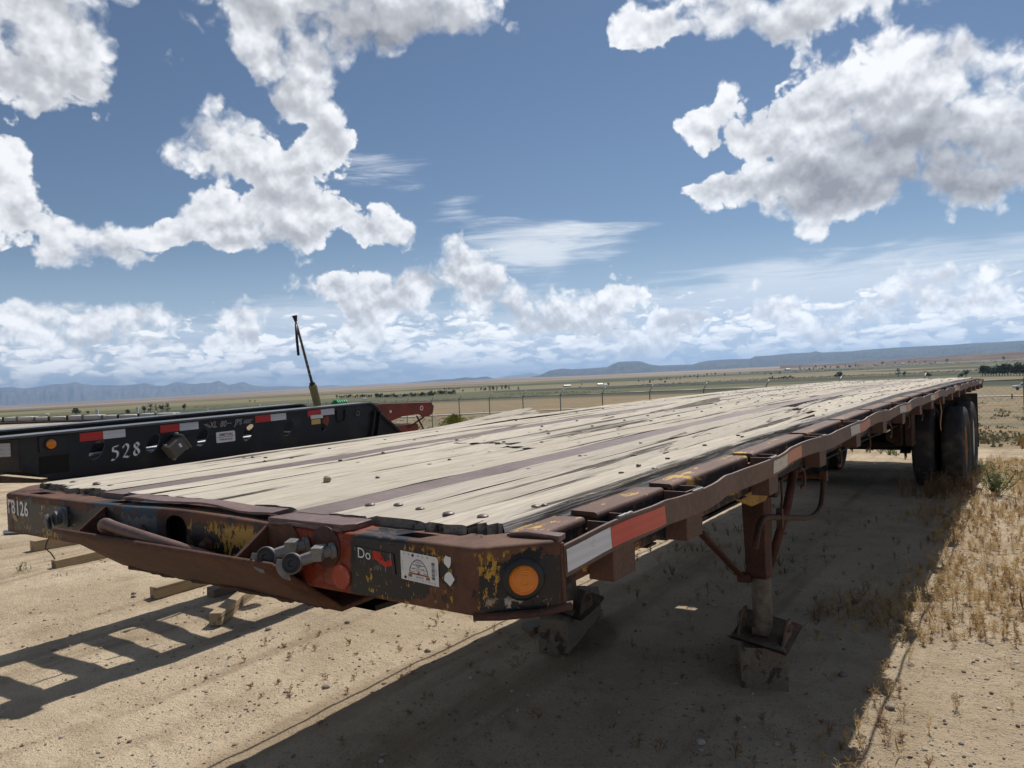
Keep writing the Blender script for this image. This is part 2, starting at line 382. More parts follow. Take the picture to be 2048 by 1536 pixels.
def rust_mat(name, base=RUST, dark=RUST_D, rough=.75, yellow=0., black=0., scale=9., bmp=.0015):
    m, t, bs = mat_new(name); c = coords(t)
    n = t.noise(c, scale, 7, .65); f = t.noise(c, scale*9, 4, .7)
    col = t.mix(t.smooth(n, .32, .68), dark, base)
    col = t.mix(t.math('MULTIPLY', t.smooth(f, .45, .75), .45), col, tuple(min(1, x*1.7) for x in base))
    if black: col = t.mix(t.smooth(t.noise(t.vmath('ADD', c, (3, 1, 7)), scale*.8, 7, .68), .62-black*.22, .66-black*.22), col, BLK)
    if yellow: col = t.mix(t.smooth(t.noise(t.vmath('ADD', c, (9, 5, 2)), scale*1.6, 8, .72), .70-yellow*.2, .73-yellow*.2), col, YEL)
    t.put(bs.inputs['Base Color'], col); t.put(bs.inputs['Roughness'], t.fmix(n, rough-.12, min(1, rough+.12)))
    bs.inputs['Specular IOR Level'].default_value = .35
    if bmp: bump(t, bs, t.math('ADD', f, t.math('MULTIPLY', n, .6)), bmp)
    return m

M = {}
M['rust'] = rust_mat('rust_brown')
M['rust_dark'] = rust_mat('rust_under', base=(.075, .036, .022), dark=(.025, .016, .012))
M['rust_patina'] = rust_mat('rust_patina', base=(.175, .108, .095), dark=(.105, .062, .052), rough=.5, scale=5., bmp=.0006)
M['rust_strip'] = rust_mat('deck_strip_steel', base=(.175, .128, .118), dark=(.115, .080, .072), rough=.62, scale=3., bmp=.0004)
M['rust_top'] = rust_mat('rail_top', base=(.185, .112, .095), dark=(.12, .066, .052), rough=.48, yellow=.18, scale=7., bmp=.0008)
M['rub'] = rust_mat('rub_rail_steel', base=(.150, .088, .068), dark=(.088, .048, .036), rough=.55, scale=4., bmp=.0006)
M['pocket'] = rust_mat('pocket_steel', base=(.115, .060, .045), dark=(.06, .03, .022), rough=.6, scale=6.)
M['rust_yellow'] = rust_mat('yellow_crossmember', base=(.34, .20, .035), dark=(.16, .08, .025), scale=8.)
M['rust_red'] = rust_mat('red_leg', base=(.085, .028, .020), dark=(.035, .018, .014), rough=.6)
M['pipe'] = rust_mat('pipe_steel', base=(.16, .098, .082), dark=(.085, .05, .042), rough=.5, scale=14., bmp=.0012)
M['rubber'] = plain('tyre_rubber', (.030, .030, .031), .85, var=.35, scale=9., bmp=.0015, dirt=(.15, .12, .09), dirt_amt=.45)
M['under'] = plain('underframe_dark', (.022, .018, .016), .8, var=.4, scale=7., dirt=(.10, .06, .035), dirt_amt=.4)
M['rim_orange'] = rust_mat('rim_orange', base=(.42, .20, .075), dark=(.20, .085, .035), scale=10.)
M['rim_white'] = plain('rim_white', (.62, .60, .56), .55, var=.15, dirt=(.30, .20, .12), dirt_amt=.4)
M['alloy'] = plain('cast_alloy', (.20, .195, .19), .55, metal=.25, var=.35, scale=40., bmp=.0006, dirt=(.10, .08, .06), dirt_amt=.6)
M['seal'] = plain('rubber_seal', (.012, .013, .016), .5, var=.2)
M['blackhole'] = plain('hole_shade_black', (.006, .006, .006), .9, var=.1)  # near-black that paints the shade inside openings
M['decal_white'] = plain('white_vinyl', (.72, .74, .76), .5, var=.06)
M['paper'] = plain('white_paper', (.70, .70, .69), .75, var=.03, scale=30.)
M['ink'] = plain('black_ink', (.02, .02, .022), .7, var=.1)
M['ink_brown'] = plain('brown_ink', (.33, .13, .03), .7, var=.1)
M['ink_red'] = plain('red_ink', (.50, .03, .015), .6, var=.2, scale=60.)
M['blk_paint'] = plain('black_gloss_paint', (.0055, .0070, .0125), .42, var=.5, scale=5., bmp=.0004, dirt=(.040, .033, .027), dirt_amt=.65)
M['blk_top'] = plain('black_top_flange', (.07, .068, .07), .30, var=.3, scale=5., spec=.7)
M['white_paint'] = plain('white_paint', (.70, .70, .68), .5, var=.1, dirt=(.3, .22, .15), dirt_amt=.3)
M['grey_box'] = plain('grey_box_paint', (.105, .098, .09), .55, var=.15)
M['gold_lbl'] = plain('yellow_label', (.62, .45, .12), .6, var=.1)
M['red_paint'] = rust_mat('red_trailer_paint', base=(.24, .042, .026), dark=(.12, .028, .02), rough=.5, scale=4.)
M['green'] = plain('green_hose', (.01, .30, .10), .4, var=.15)
M['olive_sleeve'] = plain('olive_sleeve', (.21, .185, .085), .6, var=.25, scale=20.)
M['rod'] = plain('pole_rod', (.10, .085, .07), .5, var=.3, scale=30.)
M['galv'] = plain('galvanised', (.23, .235, .23), .5, metal=.3, var=.2)
M['silver'] = plain('bright_pipe', (.45, .46, .48), .35, metal=.7, var=.15)

def amber_mat():
    m, t, bs = mat_new('amber_lens'); c = coords(t)
    t.put(bs.inputs['Base Color'], t.mix(t.noise(c, 60, 3), (.62, .17, .004), (.74, .24, .008)))
    bs.inputs['Roughness'].default_value = .28; bs.inputs['Subsurface Weight'].default_value = .25
    bs.inputs['Subsurface Radius'].default_value = (.02, .008, .002); bs.inputs['Coat Weight'].default_value = .3
    return m
M['amber'] = amber_mat()

def tape_mat(name, col, col2, rough=.35, wear=.0):
    """prismatic reflective tape: fine diamond print in bands"""
    m, t, bs = mat_new(name); c = coords(t); x, y, z = t.xyz(c)
    dd = t.math('ADD', y, z); de = t.math('SUBTRACT', y, z)
    w1 = t.math('SINE', t.math('MULTIPLY', dd, 900)); w2 = t.math('SINE', t.math('MULTIPLY', de, 900))
    dia = t.math('MULTIPLY', w1, w2)
    band = t.math('GREATER_THAN', t.math('SINE', t.math('MULTIPLY', z, 300)), .0)
    cc = t.mix(t.math('ADD', t.math('MULTIPLY', dia, .12), t.math('MULTIPLY', band, .5), clamp=True), col, col2)
    n = t.noise(c, 30, 5, .7)
    cc = t.mix(t.smooth(n, .58-wear*.1, .72, 0., .35+wear*.4), cc, (.13, .09, .075))
    t.put(bs.inputs['Base Color'], cc); bs.inputs['Roughness'].default_value = rough; bs.inputs['Coat Weight'].default_value = .4; bs.inputs['Coat Roughness'].default_value = .2
    return m
M['tape_w'] = tape_mat('tape_white', (.62, .66, .72), (.50, .53, .58))
M['tape_r'] = tape_mat('tape_red', (.55, .018, .012), (.40, .012, .010))
M['tape_w2'] = tape_mat('tape_white_worn', (.45, .45, .45), (.38, .37, .37), wear=.6)
M['tape_r2'] = tape_mat('tape_red_worn', (.42, .06, .035), (.34, .05, .03), wear=.6)

def wood_mat(name, light, mid, dark, axis='y', grain=1., crack=.5, rough=.9, rnd=.25, end=None):
    m, t, bs = mat_new(name); c = coords(t)
    oi = t.node('ShaderNodeObjectInfo').outputs['Random']
    off = t.comb(t.math('MULTIPLY', oi, 37.), t.math('MULTIPLY', oi, 91.), t.math('MULTIPLY', oi, 13.))
    p = t.vmath('ADD', c, off)
    k = {'y': (42*grain, 1.9*grain, 42*grain), 'x': (1.9*grain, 42*grain, 42*grain)}[axis]
    k2 = {'y': (13*grain, .55*grain, 13*grain), 'x': (.55*grain, 13*grain, 13*grain)}[axis]
    k3 = {'y': (190*grain, 5.5*grain, 190*grain), 'x': (5.5*grain, 190*grain, 190*grain)}[axis]
    g1 = t.noise(t.vscale(p, k), 1., 5, .62, .25); g2 = t.noise(t.vscale(p, k2), 1., 5, .6, .3); g3 = t.noise(t.vscale(p, k3), 1., 4, .65)
    patch = t.noise(p, 2.3, 5, .6)
    col = t.mix(t.smooth(g1, .3, .72), mid, light)
    col = t.mix(t.math('MULTIPLY', t.smooth(g3, .44, .66), .95), col, tuple(x*.66 for x in mid))
    col = t.mix(t.math('MULTIPLY', t.smooth(patch, .42, .68), .5), col, mid)
    col = t.mix(t.math('MULTIPLY', oi, rnd), col, tuple(x*.72 for x in mid))
    if rnd > .4: col = t.mix(t.smooth(t.math('FRACT', t.math('MULTIPLY', oi, 7.3)), .55, .9, 0., .35), col, (.30, .285, .26)); col = t.mix(t.smooth(t.noise(p, 5.5, 5, .7), .58, .72, 0., .35), col, (.30, .235, .165))
    cr = t.math('MULTIPLY', t.smooth(g2, .56, .63), t.smooth(g3, .34, .54))
    cr2 = t.smooth(g1, .655, .74)
    cr = t.math('MAXIMUM', cr, t.math('MULTIPLY', cr2, .7))
    col = t.mix(t.math('MULTIPLY', cr, crack), col, dark)
    t.put(bs.inputs['Base Color'], col); bs.inputs['Roughness'].default_value = rough; bs.inputs['Specular IOR Level'].default_value = .2
    h = t.math('SUBTRACT', t.math('ADD', t.math('MULTIPLY', g3, .35), t.math('MULTIPLY', g1, .5)), t.math('MULTIPLY', cr, 1.1))
    bump(t, bs, h, .007)
    return m
M['deck'] = wood_mat('deck_wood', (.69, .625, .525), (.50, .440, .350), (.060, .048, .037), crack=.95, rnd=.41)
M['deck_end'] = wood_mat('deck_end_grain', (.36, .325, .275), (.24, .215, .18), (.02, .018, .016), axis='y', grain=.75, crack=.95)
M['deck_edge'] = wood_mat('deck_edge_wood', (.50, .48, .45), (.36, .345, .32), (.05, .045, .04), crack=.9)
M['deck_gap'] = wood_mat('deck_joint_wood', (.075, .066, .055), (.05, .044, .037), (.015, .013, .011), crack=.8)
M['timber'] = wood_mat('pale_timber', (.46, .36, .235), (.38, .285, .175), (.15, .10, .06), crack=.25, rough=.8)
M['timber_x'] = wood_mat('pale_timber_x', (.46, .36, .235), (.38, .285, .175), (.15, .10, .06), axis='x', crack=.25, rough=.8)
M['timber_old'] = wood_mat('old_timber', (.29, .235, .175), (.21, .165, .12), (.035, .026, .02), crack=.55)
M['timber_grey'] = wood_mat('grey_timber', (.30, .26, .21), (.22, .19, .155), (.05, .04, .03), crack=.9)

# ------------------------------------------------------------------ terrain
_TD = [(20,.12),(30,.094),(45,.0713),(70,.0575),(130,.0485),(250,.040),(500,.033),(900,.022),(1500,.0145),(2500,.0105),(4000,.008),(8000,.006),(15000,.0048),(30000,.0040),(80000,.0034)]
_lx = np.log([a for a, b in _TD]); _ly = np.array([b for a, b in _TD])
def theta(d, a):
    th = float(np.interp(math.log(max(d, 20)), _lx, _ly))
    th += .0056*smoothstep(.02, .62, -a)*smoothstep(900, 6000, d) + .0030*smoothstep(-.1, .6, -a)*smoothstep(200, 900, d)*(1-smoothstep(3000, 9000, d))
    th -= .0026*smoothstep(.1, .6, a)*smoothstep(2000, 9000, d)
    return th
def rel(x, y):
    dx, dy = x-CAM.x, y-CAM.y; d = math.hypot(dx, dy)
    return d, math.atan2(dx*_r0.x+dy*_r0.y, dx*_f0.x+dy*_f0.y)
def terr(x, y):
    d, a = rel(x, y)
    s = y-13.5; zn = -.073*(s if s > 2 else (s*s/4+ s + 1)/4*2*.5 + 0 if s > -2 else 0) if s > -2 else 0.
    if s > 2: zn = -.073*(s-.9)
    elif s > -2: zn = -.073*(s+2)**2/16*1.1
    zf = CAM.z - d*theta(d, a)
    w = smoothstep(26, 60, d)
    if abs(a) > 1.0: w *= 1-smoothstep(1.0, 1.5, abs(a))*(1-smoothstep(200, 900, d))
    z = zn*(1-w) + zf*w if d < 60 else (zf*w + (1-w)*max(zn, -1.))
    if d < 150:
        k = 1-smoothstep(60, 150, d)
        z += k*(.030*fbm(x*.33, y*.33, 1., 3) + .016*fbm(x*1.3, y*1.0, 4., 3) + .014*fbm(x*2.1, y*.22, 7., 2))
        if d < 25: z += (1-smoothstep(14, 25, d))*.0065*fbm(x*7, y*7, 2., 4)
    elif d > 400:
        z += min(d*.0005, 4.)*fbm(x*.0016, y*.0016, 3., 3)*smoothstep(400, 1500, d)
    return z
def ground_hit(px, py):
    """where a photo ray meets the ground sheet"""
    r = pix_ray(px, py); r = r/math.hypot(r.x, r.y); d = 1.5
    prev = d
    while d < 60000:
        p = CAM + r*d
        if p.z < terr(p.x, p.y): break
        prev = d; d *= 1.012
    lo, hi = prev, d
    for _ in range(18):
        m_ = (lo+hi)/2; p = CAM + r*m_
        if p.z < terr(p.x, p.y): hi = m_
        else: lo = m_
    p = CAM + r*hi
    return Vector((p.x, p.y, terr(p.x, p.y))), hi

def build_ground():
    radii = [0.25]
    while radii[-1] < 26: radii.append(radii[-1]*1.0165 + .004)
    while radii[-1] < 70000: radii.append(radii[-1]*1.055)
    angs = []
    a = -math.pi
    while a < math.pi - 1e-6:
        angs.append(a); a += math.radians(.34 if abs(a) < .72 else 3.0)
    n = len(angs); V = [(CAM.x, CAM.y, terr(CAM.x, CAM.y))]; F = []
    for r in radii:
        for a in angs:
            x = CAM.x + r*(math.sin(a)*_r0.x + math.cos(a)*_f0.x); y = CAM.y + r*(math.sin(a)*_r0.y + math.cos(a)*_f0.y)
            V.append((x, y, terr(x, y)))
    for k in range(n): F.append((0, 1+k, 1+(k+1) % n))
    for i in range(len(radii)-1):
        o = 1+i*n
        for k in range(n): F.append((o+k, o+n+k, o+n+(k+1) % n, o+(k+1) % n))
    me = bpy.data.meshes.new('ground'); me.from_pydata(V, [], F)
    me.polygons.foreach_set('use_smooth', [True]*len(F)); me.update()
    bm = bmesh.new(); bm.from_mesh(me); bmesh.ops.recalc_face_normals(bm, faces=bm.faces)
    if sum(f.normal.z for f in bm.faces) < 0: bmesh.ops.reverse_faces(bm, faces=bm.faces)
    bm.to_mesh(me); bm.free()
    me.materials.append(ground_mat()); o = bpy.data.objects.new('ground', me); COL.objects.link(o); return struct(o)

def ground_mat():
    m, t, bs = mat_new('ground_dirt')
    P = t.node('ShaderNodeNewGeometry').outputs['Position']; x, y, z = t.xyz(P)
    rel_ = t.vmath('SUBTRACT', P, (CAM.x, CAM.y, 0)); rel_ = t.vmath('MULTIPLY', rel_, (1, 1, 0)); dist = t.vmath('LENGTH', rel_)
    P2 = t.vmath('MULTIPLY', P, (1, 1, 0))
    # --- yard dirt
    a = t.noise(P, .55, 5, .6); b = t.noise(P, 2.7, 6, .65); c = t.noise(P, 14, 6, .7); e = t.noise(P, 70, 4, .75)
    col = t.mix(t.smooth(a, .35, .65), (.48, .380, .258), (.61, .495, .348))
    col = t.mix(t.smooth(b, .42, .72, 0., .55), col, (.33, .245, .158))
    col = t.mix(t.smooth(c, .54, .76, 0., .5), col, (.27, .20, .135))
    sp = t.smooth(e, .56, .68, 0., .8); col = t.mix(sp, col, (.19, .14, .095))
    peb = t.voro(P, 60, 'F1'); pebm = t.math('MULTIPLY', t.smooth(peb, .26, .16), t.smooth(t.noise(P, 3.1, 3, .6), .42, .56)); col = t.mix(t.math('MULTIPLY', pebm, .8), col, t.mix(t.noise(P, 33, 2), (.12, .092, .07), (.42, .35, .27)))
    col = t.mix(t.smooth(t.noise(P, 95, 3, .7), .62, .74, 0., .6), col, (.52, .46, .38))
    trk = t.noise(t.vscale(P, (2.3, .16, 1)), 1., 4, .55); col = t.mix(t.smooth(trk, .52, .64, 0., .6), col, (.30, .220, .140)); col = t.mix(t.smooth(trk, .44, .32, 0., .5), col, (.60, .50, .37))
    # dead-grass litter off to the trailer's right and behind it
    lit = t.math('MULTIPLY', t.smooth(t.noise(P, 1.3, 5, .7), .45, .62), t.math('MAXIMUM', t.smooth(x, .9, 2.2), t.smooth(y, 9., 16.)))
    lf = t.noise(t.vscale(P, (18, 60, 1)), 1., 5, .7)
    col = t.mix(t.math('MULTIPLY', lit, t.smooth(lf, .40, .60, 0., .9)), col, (.215, .145, .075))
    # --- scrub beyond the yard
    s1 = t.noise(P2, .22, 6, .7); s2 = t.noise(P2, .05, 4, .6)
    scr = t.mix(t.smooth(s1, .38, .66), (.255, .195, .115), (.125, .115, .070))
    scr = t.mix(t.smooth(s2, .48, .66, 0., .75), scr, (.33, .19, .075))
    col = t.mix(t.smooth(t.math('ADD', y, t.math('MULTIPLY', a, 6)), 17., 24.), col, scr)
    # --- farmed valley: long fields lying across the view
    vf = t.node('ShaderNodeTexVoronoi', feature='F1', distance='CHEBYCHEV'); vf.inputs['Scale'].default_value = 1.; vf.inputs['Randomness'].default_value = .85
    ra = t.node('ShaderNodeVectorRotate', rotation_type='Z_AXIS'); t.put(ra.inputs[0], rel_); ra.inputs['Angle'].default_value = -YAW + .12
    t.put(vf.inputs['Vector'], t.vscale(ra.outputs[0], (1/620., 1/210., 0)))
    fr = t.xyz(vf.outputs['Color'])
    fcol = t.ramp(fr[0], [(0, (.060, .070, .034)), (.18, (.105, .105, .050)), (.32, (.042, .052, .028)), (.46, (.19, .165, .075)), (.58, (.075, .080, .042)), (.70, (.20, .165, .095)), (.82, (.050, .058, .030)), (.92, (.16, .125, .075)), (1, (.11, .12, .05))], 'CONSTANT')
    fcol = t.mix(t.smooth(t.noise(P2, .02, 5, .6), .45, .75, 0., .5), fcol, (.115, .11, .06))
    rx, ry, rz = t.xyz(ra.outputs[0])
    bear = t.math('DIVIDE', rx, t.math('MAXIMUM', dist, 1.))
    wob = t.math('MULTIPLY', t.math('SUBTRACT', t.noise(P2, .0011, 3), .5), 1100)
    dd_ = t.math('ADD', dist, wob)
    far0 = t.math('ADD', 2300., t.math('MULTIPLY', t.math('MAXIMUM', bear, -.2), 2400.))
    w1 = t.smooth(t.math('ADD', dist, t.math('MULTIPLY', bear, 260.)), 400., 560.)
    col = t.mix(w1, col, fcol)
    # --- dry tableland beyond
    dn = t.noise(t.vscale(ra.outputs[0], (1/3000., 1/900., 0)), 1., 5, .6)
    dry = t.mix(t.smooth(dn, .35, .65), (.17, .115, .075), (.33, .25, .165))
    dry = t.mix(t.smooth(t.noise(t.vscale(ra.outputs[0], (1/2000., 1/700., 0)), 1., 4, .6), .60, .70, 0., .7), dry, (.10, .10, .055))
    w2 = t.smooth(t.math('SUBTRACT', dd_, far0), 0., 900.)
    col = t.mix(w2, col, dry)
    t.put(bs.inputs['Base Color'], col); bs.inputs['Roughness'].default_value = .95; bs.inputs['Specular IOR Level'].default_value = .15
    h = t.math('ADD', t.math('ADD', t.math('MULTIPLY', c, .55), t.math('MULTIPLY', e, .34)), t.math('MULTIPLY', pebm, .30))
    nearw = t.smooth(dist, 12., 40., 1., 0.)
    b_ = bump(t, bs, h, .055); t.put(b_.inputs['Strength'], t.math('MULTIPLY', nearw, .85))
    return m
build_ground()

# ------------------------------------------------------------------ text as flat vinyl
def text_mb(s, size, shear=0., xscale=1., extrude=.0, bold=0.):
    cu = bpy.data.curves.new('txt', 'FONT'); cu.body = s; cu.size = size; cu.align_x = 'CENTER'; cu.align_y = 'CENTER'; cu.shear = shear; cu.offset = bold; cu.resolution_u = 3
    o = bpy.data.objects.new('txt', cu); COL.objects.link(o)
    dg = bpy.context.evaluated_depsgraph_get(); me = bpy.data.meshes.new_from_object(o.evaluated_get(dg))
    V = [(v.co.x*xscale, v.co.y) for v in me.vertices]; F = [tuple(p.vertices) for p in me.polygons]
    bpy.data.objects.remove(o); bpy.data.curves.remove(cu); bpy.data.meshes.remove(me)
    return V, F
def text_on(mb, s, size, fn, **kw):
    """fn maps 2-D text points to 3-D"""
    V, F = text_mb(s, size, **kw); mb.add([fn(p) for p in V], F); return mb

# ================================================================== FLATBED TRAILER
TL = 13.65
_cy = [0, .8, 2, 4, 6, 8, 10, 13.7]; _cz = [0, .006, .019, .034, .034, .022, .004, -.045]
def zc(y): return float(np.interp(y, _cy, _cz)) if not (0 < y < 13.7) else _spl(y)
def _spl(y):
    s = 0; w = 0
    for k in (-.6, -.3, 0, .3, .6): s += float(np.interp(y+k, _cy, _cz)); w += 1
    return s/w
ZT = 1.356                      # top of the steel rails at the front
flat = thing('flatbed_trailer', 'long rusty flatbed trailer with a weathered plank deck, parked nose-on on timber blocks', 'trailer', (0, 6.0, 0))

CH = .133
def front_mat():
    """front beam: worn black paint over rust, with flaked yellow, a blue patch and red overspray"""
    m, t, bs = mat_new('front_beam_paint'); c = coords(t); x, y, z = t.xyz(c)
    xn = t.lin(x, -1.25, 1.25)
    def band(stops): return t.ramp(xn, [((a+1.25)/2.5, v) for a, v in stops])
    n1 = t.noise(c, 7, 8, .68); n2 = t.noise(t.vmath('ADD', c, (4, 9, 1)), 26, 8, .72); n3 = t.noise(c, 90, 4, .7)
    rust = t.mix(t.smooth(n1, .35, .65), (.060, .026, .016), (.135, .062, .036))
    rust = t.mix(t.smooth(n3, .5, .75, 0., .55), rust, (.19, .095, .055)); rust = t.mix(t.smooth(t.noise(t.vscale(c, (1, 1, .5)), 17, 5, .7), .54, .70, 0., .55), rust, (.23, .10, .042))
    rb = band([(-1.25, .55), (-.95, .22), (-.62, .25), (-.40, .10), (-.15, .20), (-.08, .50), (.06, .50), (.10, .12), (.38, .10), (.43, .85), (.56, .5), (.66, .35), (.76, .05), (.88, .12), (.95, .35), (1.03, .75), (1.085, .85), (1.11, .35), (1.25, .5)])
    edge = t.math('MAXIMUM', t.smooth(z, 1.315, 1.345), t.smooth(z, 1.235, 1.215))
    am = t.math('ADD', t.math('ADD', t.math('MULTIPLY', t.math('SUBTRACT', n1, .5), 2.2), t.math('MULTIPLY', t.math('SUBTRACT', n2, .5), 1.2)), t.math('ADD', t.math('SUBTRACT', rb, .60), t.math('MULTIPLY', edge, .58)))
    drip = t.noise(t.vscale(c, (34, 34, 3.5)), 1., 4, .6); am = t.math('ADD', am, t.math('MULTIPLY', t.math('SUBTRACT', drip, .5), 1.1))
    rustm = t.smooth(am, -.02, .07)
    blk = t.mix(n2, (.007, .008, .011), (.017, .017, .020))
    blk = t.mix(t.smooth(n3, .62, .74, 0., .5), blk, (.07, .055, .04))
    col = t.mix(rustm, blk, rust)
    # blue repair patch left of the oval hole
    bl = t.math('MULTIPLY', t.math('MULTIPLY', t.smooth(x, -.30, -.275), t.smooth(x, -.085, -.10)), t.smooth(t.math('ADD', z, t.math('MULTIPLY', t.math('SUBTRACT', n2, .5), .05)), 1.255, 1.265))
    col = t.mix(t.math('MULTIPLY', bl, t.smooth(n2, .62, .50)), col, (.045, .075, .098))
    # red overspray round the air couplings
    rd = band([(.40, 0), (.46, .35), (.52, .85), (.60, .95), (.68, .92), (.72, .75), (.735, 0), (1.2, 0)])
    rm = t.smooth(t.math('ADD', t.math('ADD', rd, t.math('MULTIPLY', t.math('SUBTRACT', n1, .5), 1.6)), t.math('MULTIPLY', t.math('SUBTRACT', z, 1.28), 2.5)), .55, .75)
    col = t.mix(t.math('MULTIPLY', rm, t.smooth(n2, .68, .5)), col, t.mix(t.smooth(n2, .35, .65), (.13, .022, .010), (.30, .044, .016)))
    # yellow under-paint showing through
    yb = band([(-1.25, .3), (-1.1, .52), (-.95, .42), (-.75, .50), (-.55, .30), (-.1, .18), (.05, .34), (.12, .47), (.20, .50), (.26, .60), (.37, .58), (.42, .1), (.5, .25), (.74, .30), (.80, .40), (.90, .50), (.96, .54), (1.02, .46), (1.06, .15), (1.10, .44), (1.16, .46), (1.25, .40)])
    yv = t.noise(t.vscale(t.vmath('ADD', c, (1.3, 2, 5)), (1, 1, .55)), 85, 5, .65); yw = t.noise(t.vmath('ADD', c, (7, 2, 5)), 11, 4, .6)
    ym = t.smooth(t.math('ADD', t.math('ADD', t.math('MULTIPLY', yv, .75), t.math('MULTIPLY', yw, .55)), t.math('MULTIPLY', yb, .42)), .91, .935)
    ym = t.math('MULTIPLY', ym, t.smooth(z, 1.352, 1.335))
    col = t.mix(ym, col, t.mix(n1, (.36, .19, .02), (.52, .31, .05)))
    # worn black ring left round the corner lamp
    ld = t.vmath('DISTANCE', c, (1.22-CH*.46, CH*.54-6.0, 1.283)); lm_ = t.smooth(t.math('ADD', ld, t.math('ADD', t.math('MULTIPLY', t.math('SUBTRACT', n1, .5), .12), t.math('MULTIPLY', t.math('SUBTRACT', n2, .5), .10))), .068, .063)
    col = t.mix(lm_, col, blk)
    # pale scuffs low on the bent corner
    sc = t.math('MULTIPLY', t.math('MULTIPLY', t.smooth(x, 1.09, 1.12), t.smooth(z, 1.262, 1.235)), t.smooth(n2, .56, .60))
    col = t.mix(sc, col, (.40, .36, .33))
    t.put(bs.inputs['Base Color'], col); t.put(bs.inputs['Roughness'], t.fmix(rustm, .38, .75)); bs.inputs['Specular IOR Level'].default_value = .4
    bump(t, bs, t.math('ADD', t.math('MULTIPLY', rustm, .5), t.math('ADD', t.math('MULTIPLY', ym, .35), t.math('MULTIPLY', n3, .35))), .0016)
    return m
def side_mat():
    m, t, bs = mat_new('side_rail_paint'); c = coords(t); x, y, z = t.xyz(c)
    n1 = t.noise(t.vscale(c, (1, .35, 1)), 9, 7, .66); n2 = t.noise(t.vscale(c, (1, .4, 1)), 30, 7, .7); n3 = t.noise(c, 90, 4, .7)
    zz = t.math('SUBTRACT', z, t.math('MULTIPLY', t.smooth(y, -6., -2.5), .03))
    top = t.smooth(zz, 1.338, 1.352)
    rust = t.mix(t.smooth(n1, .3, .65), (.105, .056, .040), (.165, .096, .074)); rust = t.mix(t.smooth(n3, .52, .72, 0., .5), rust, (.085, .045, .032))
    rust2 = t.mix(t.smooth(n1, .3, .65), (.06, .028, .018), (.13, .062, .04))
    rust = t.mix(top, rust2, rust)
    drip = t.noise(t.vscale(c, (1, 30, 3)), 1., 4, .6)
    am = t.math('ADD', t.math('ADD', t.math('MULTIPLY', t.math('SUBTRACT', n1, .5), 1.6), t.math('MULTIPLY', t.math('SUBTRACT', drip, .5), .8)), t.math('SUBTRACT', t.math('MULTIPLY', top, 1.2), .03))
    blk = t.mix(n2, (.007, .008, .012), (.022, .022, .026))
    col = t.mix(t.smooth(am, -.05, .12), blk, rust)
    ym = t.smooth(t.math('ADD', n2, t.math('MULTIPLY', t.math('SUBTRACT', n1, .5), .9)), .615, .64)
    ym = t.math('MULTIPLY', ym, t.smooth(y, -2.5, -4.4, .25, 1.))
    col = t.mix(ym, col, t.mix(n3, (.42, .24, .03), (.58, .38, .10)))
    t.put(bs.inputs['Base Color'], col); bs.inputs['Roughness'].default_value = .70; bs.inputs['Specular IOR Level'].default_value = .25
    bump(t, bs, t.math('ADD', n3, t.math('MULTIPLY', n2, .8)), .0016)
    return m
M['front'] = front_mat(); M['side'] = side_mat()

CH = .133                                            # chamfer of the front corners
def rail_profile():
    # outer web, rounded top edge, top flange inwards, then inside and bottom lip: (inward, height below top)
    R = .0105; pts = [(.07, -.143), (.004, -.143), (0, -.139), (0, -R)]
    for k in range(1, 6):
        a = math.pi/2*k/5; pts.append((R - R*math.cos(a), -R + R*math.sin(a)))
    pts += [(.118, 0), (.118, -.010), (.022, -.011), (.010, -.022), (.010, -.132), (.07, -.134)]
    return pts
def sweep(path, prof, name, mat, parent, zfun, topw=None, smooth=True):
    """path: [(x,y)] on the outer face; mitred"""
    mb = MB(); n = len(path); P = []
    dirs = [(Vector(path[i+1])-Vector(path[i])).normalized() for i in range(n-1)]
    for i in range(n):
        d0 = dirs[max(i-1, 0)]; d1 = dirs[min(i, n-2)]
        n0 = Vector((-d0.y, d0.x)); n1 = Vector((-d1.y, d1.x)); b = (n0+n1).normalized(); k = 1/max(.3, b.dot(n0))
        P.append([(path[i][0]+b.x*k*u, path[i][1]+b.y*k*u, zfun(path[i][0], path[i][1]) + w) for (u, w) in prof])
    m = len(prof)
    mb.add([p for r in P for p in r], [(i*m+j, i*m+(j+1) % m, (i+1)*m+(j+1) % m, (i+1)*m+j) for i in range(n-1) for j in range(m)] + [tuple(range(m)), tuple(range((n-1)*m, n*m))[::-1]])
    return mb.build(name, mat, parent, smooth='angle')

def cut(o, cutters):
    """boolean holes, applied"""
    for c in cutters:
        md = o.modifiers.new('cut', 'BOOLEAN'); md.operation = 'DIFFERENCE'; md.object = c; md.solver = 'EXACT'
    dg = bpy.context.evaluated_depsgraph_get(); dg.update()
    me = bpy.data.meshes.new_from_object(o.evaluated_get(dg)); old = o.data; o.modifiers.clear(); o.data = me
    bpy.data.meshes.remove(old)
    for c in cutters: bpy.data.objects.remove(c)
def oval(cx, cz, rx, rz, y0, y1, n=20, pw=2.6):
    poly = []
    for k in range(n):
        a = 2*math.pi*k/n; ca, sa = math.cos(a), math.sin(a)
        poly.append((cx + rx*math.copysign(abs(ca)**(2/pw), ca), cz + rz*math.copysign(abs(sa)**(2/pw), sa)))
    return MB().prism(poly, lambda p, t: (p[0], t, p[1]), y0, y1)

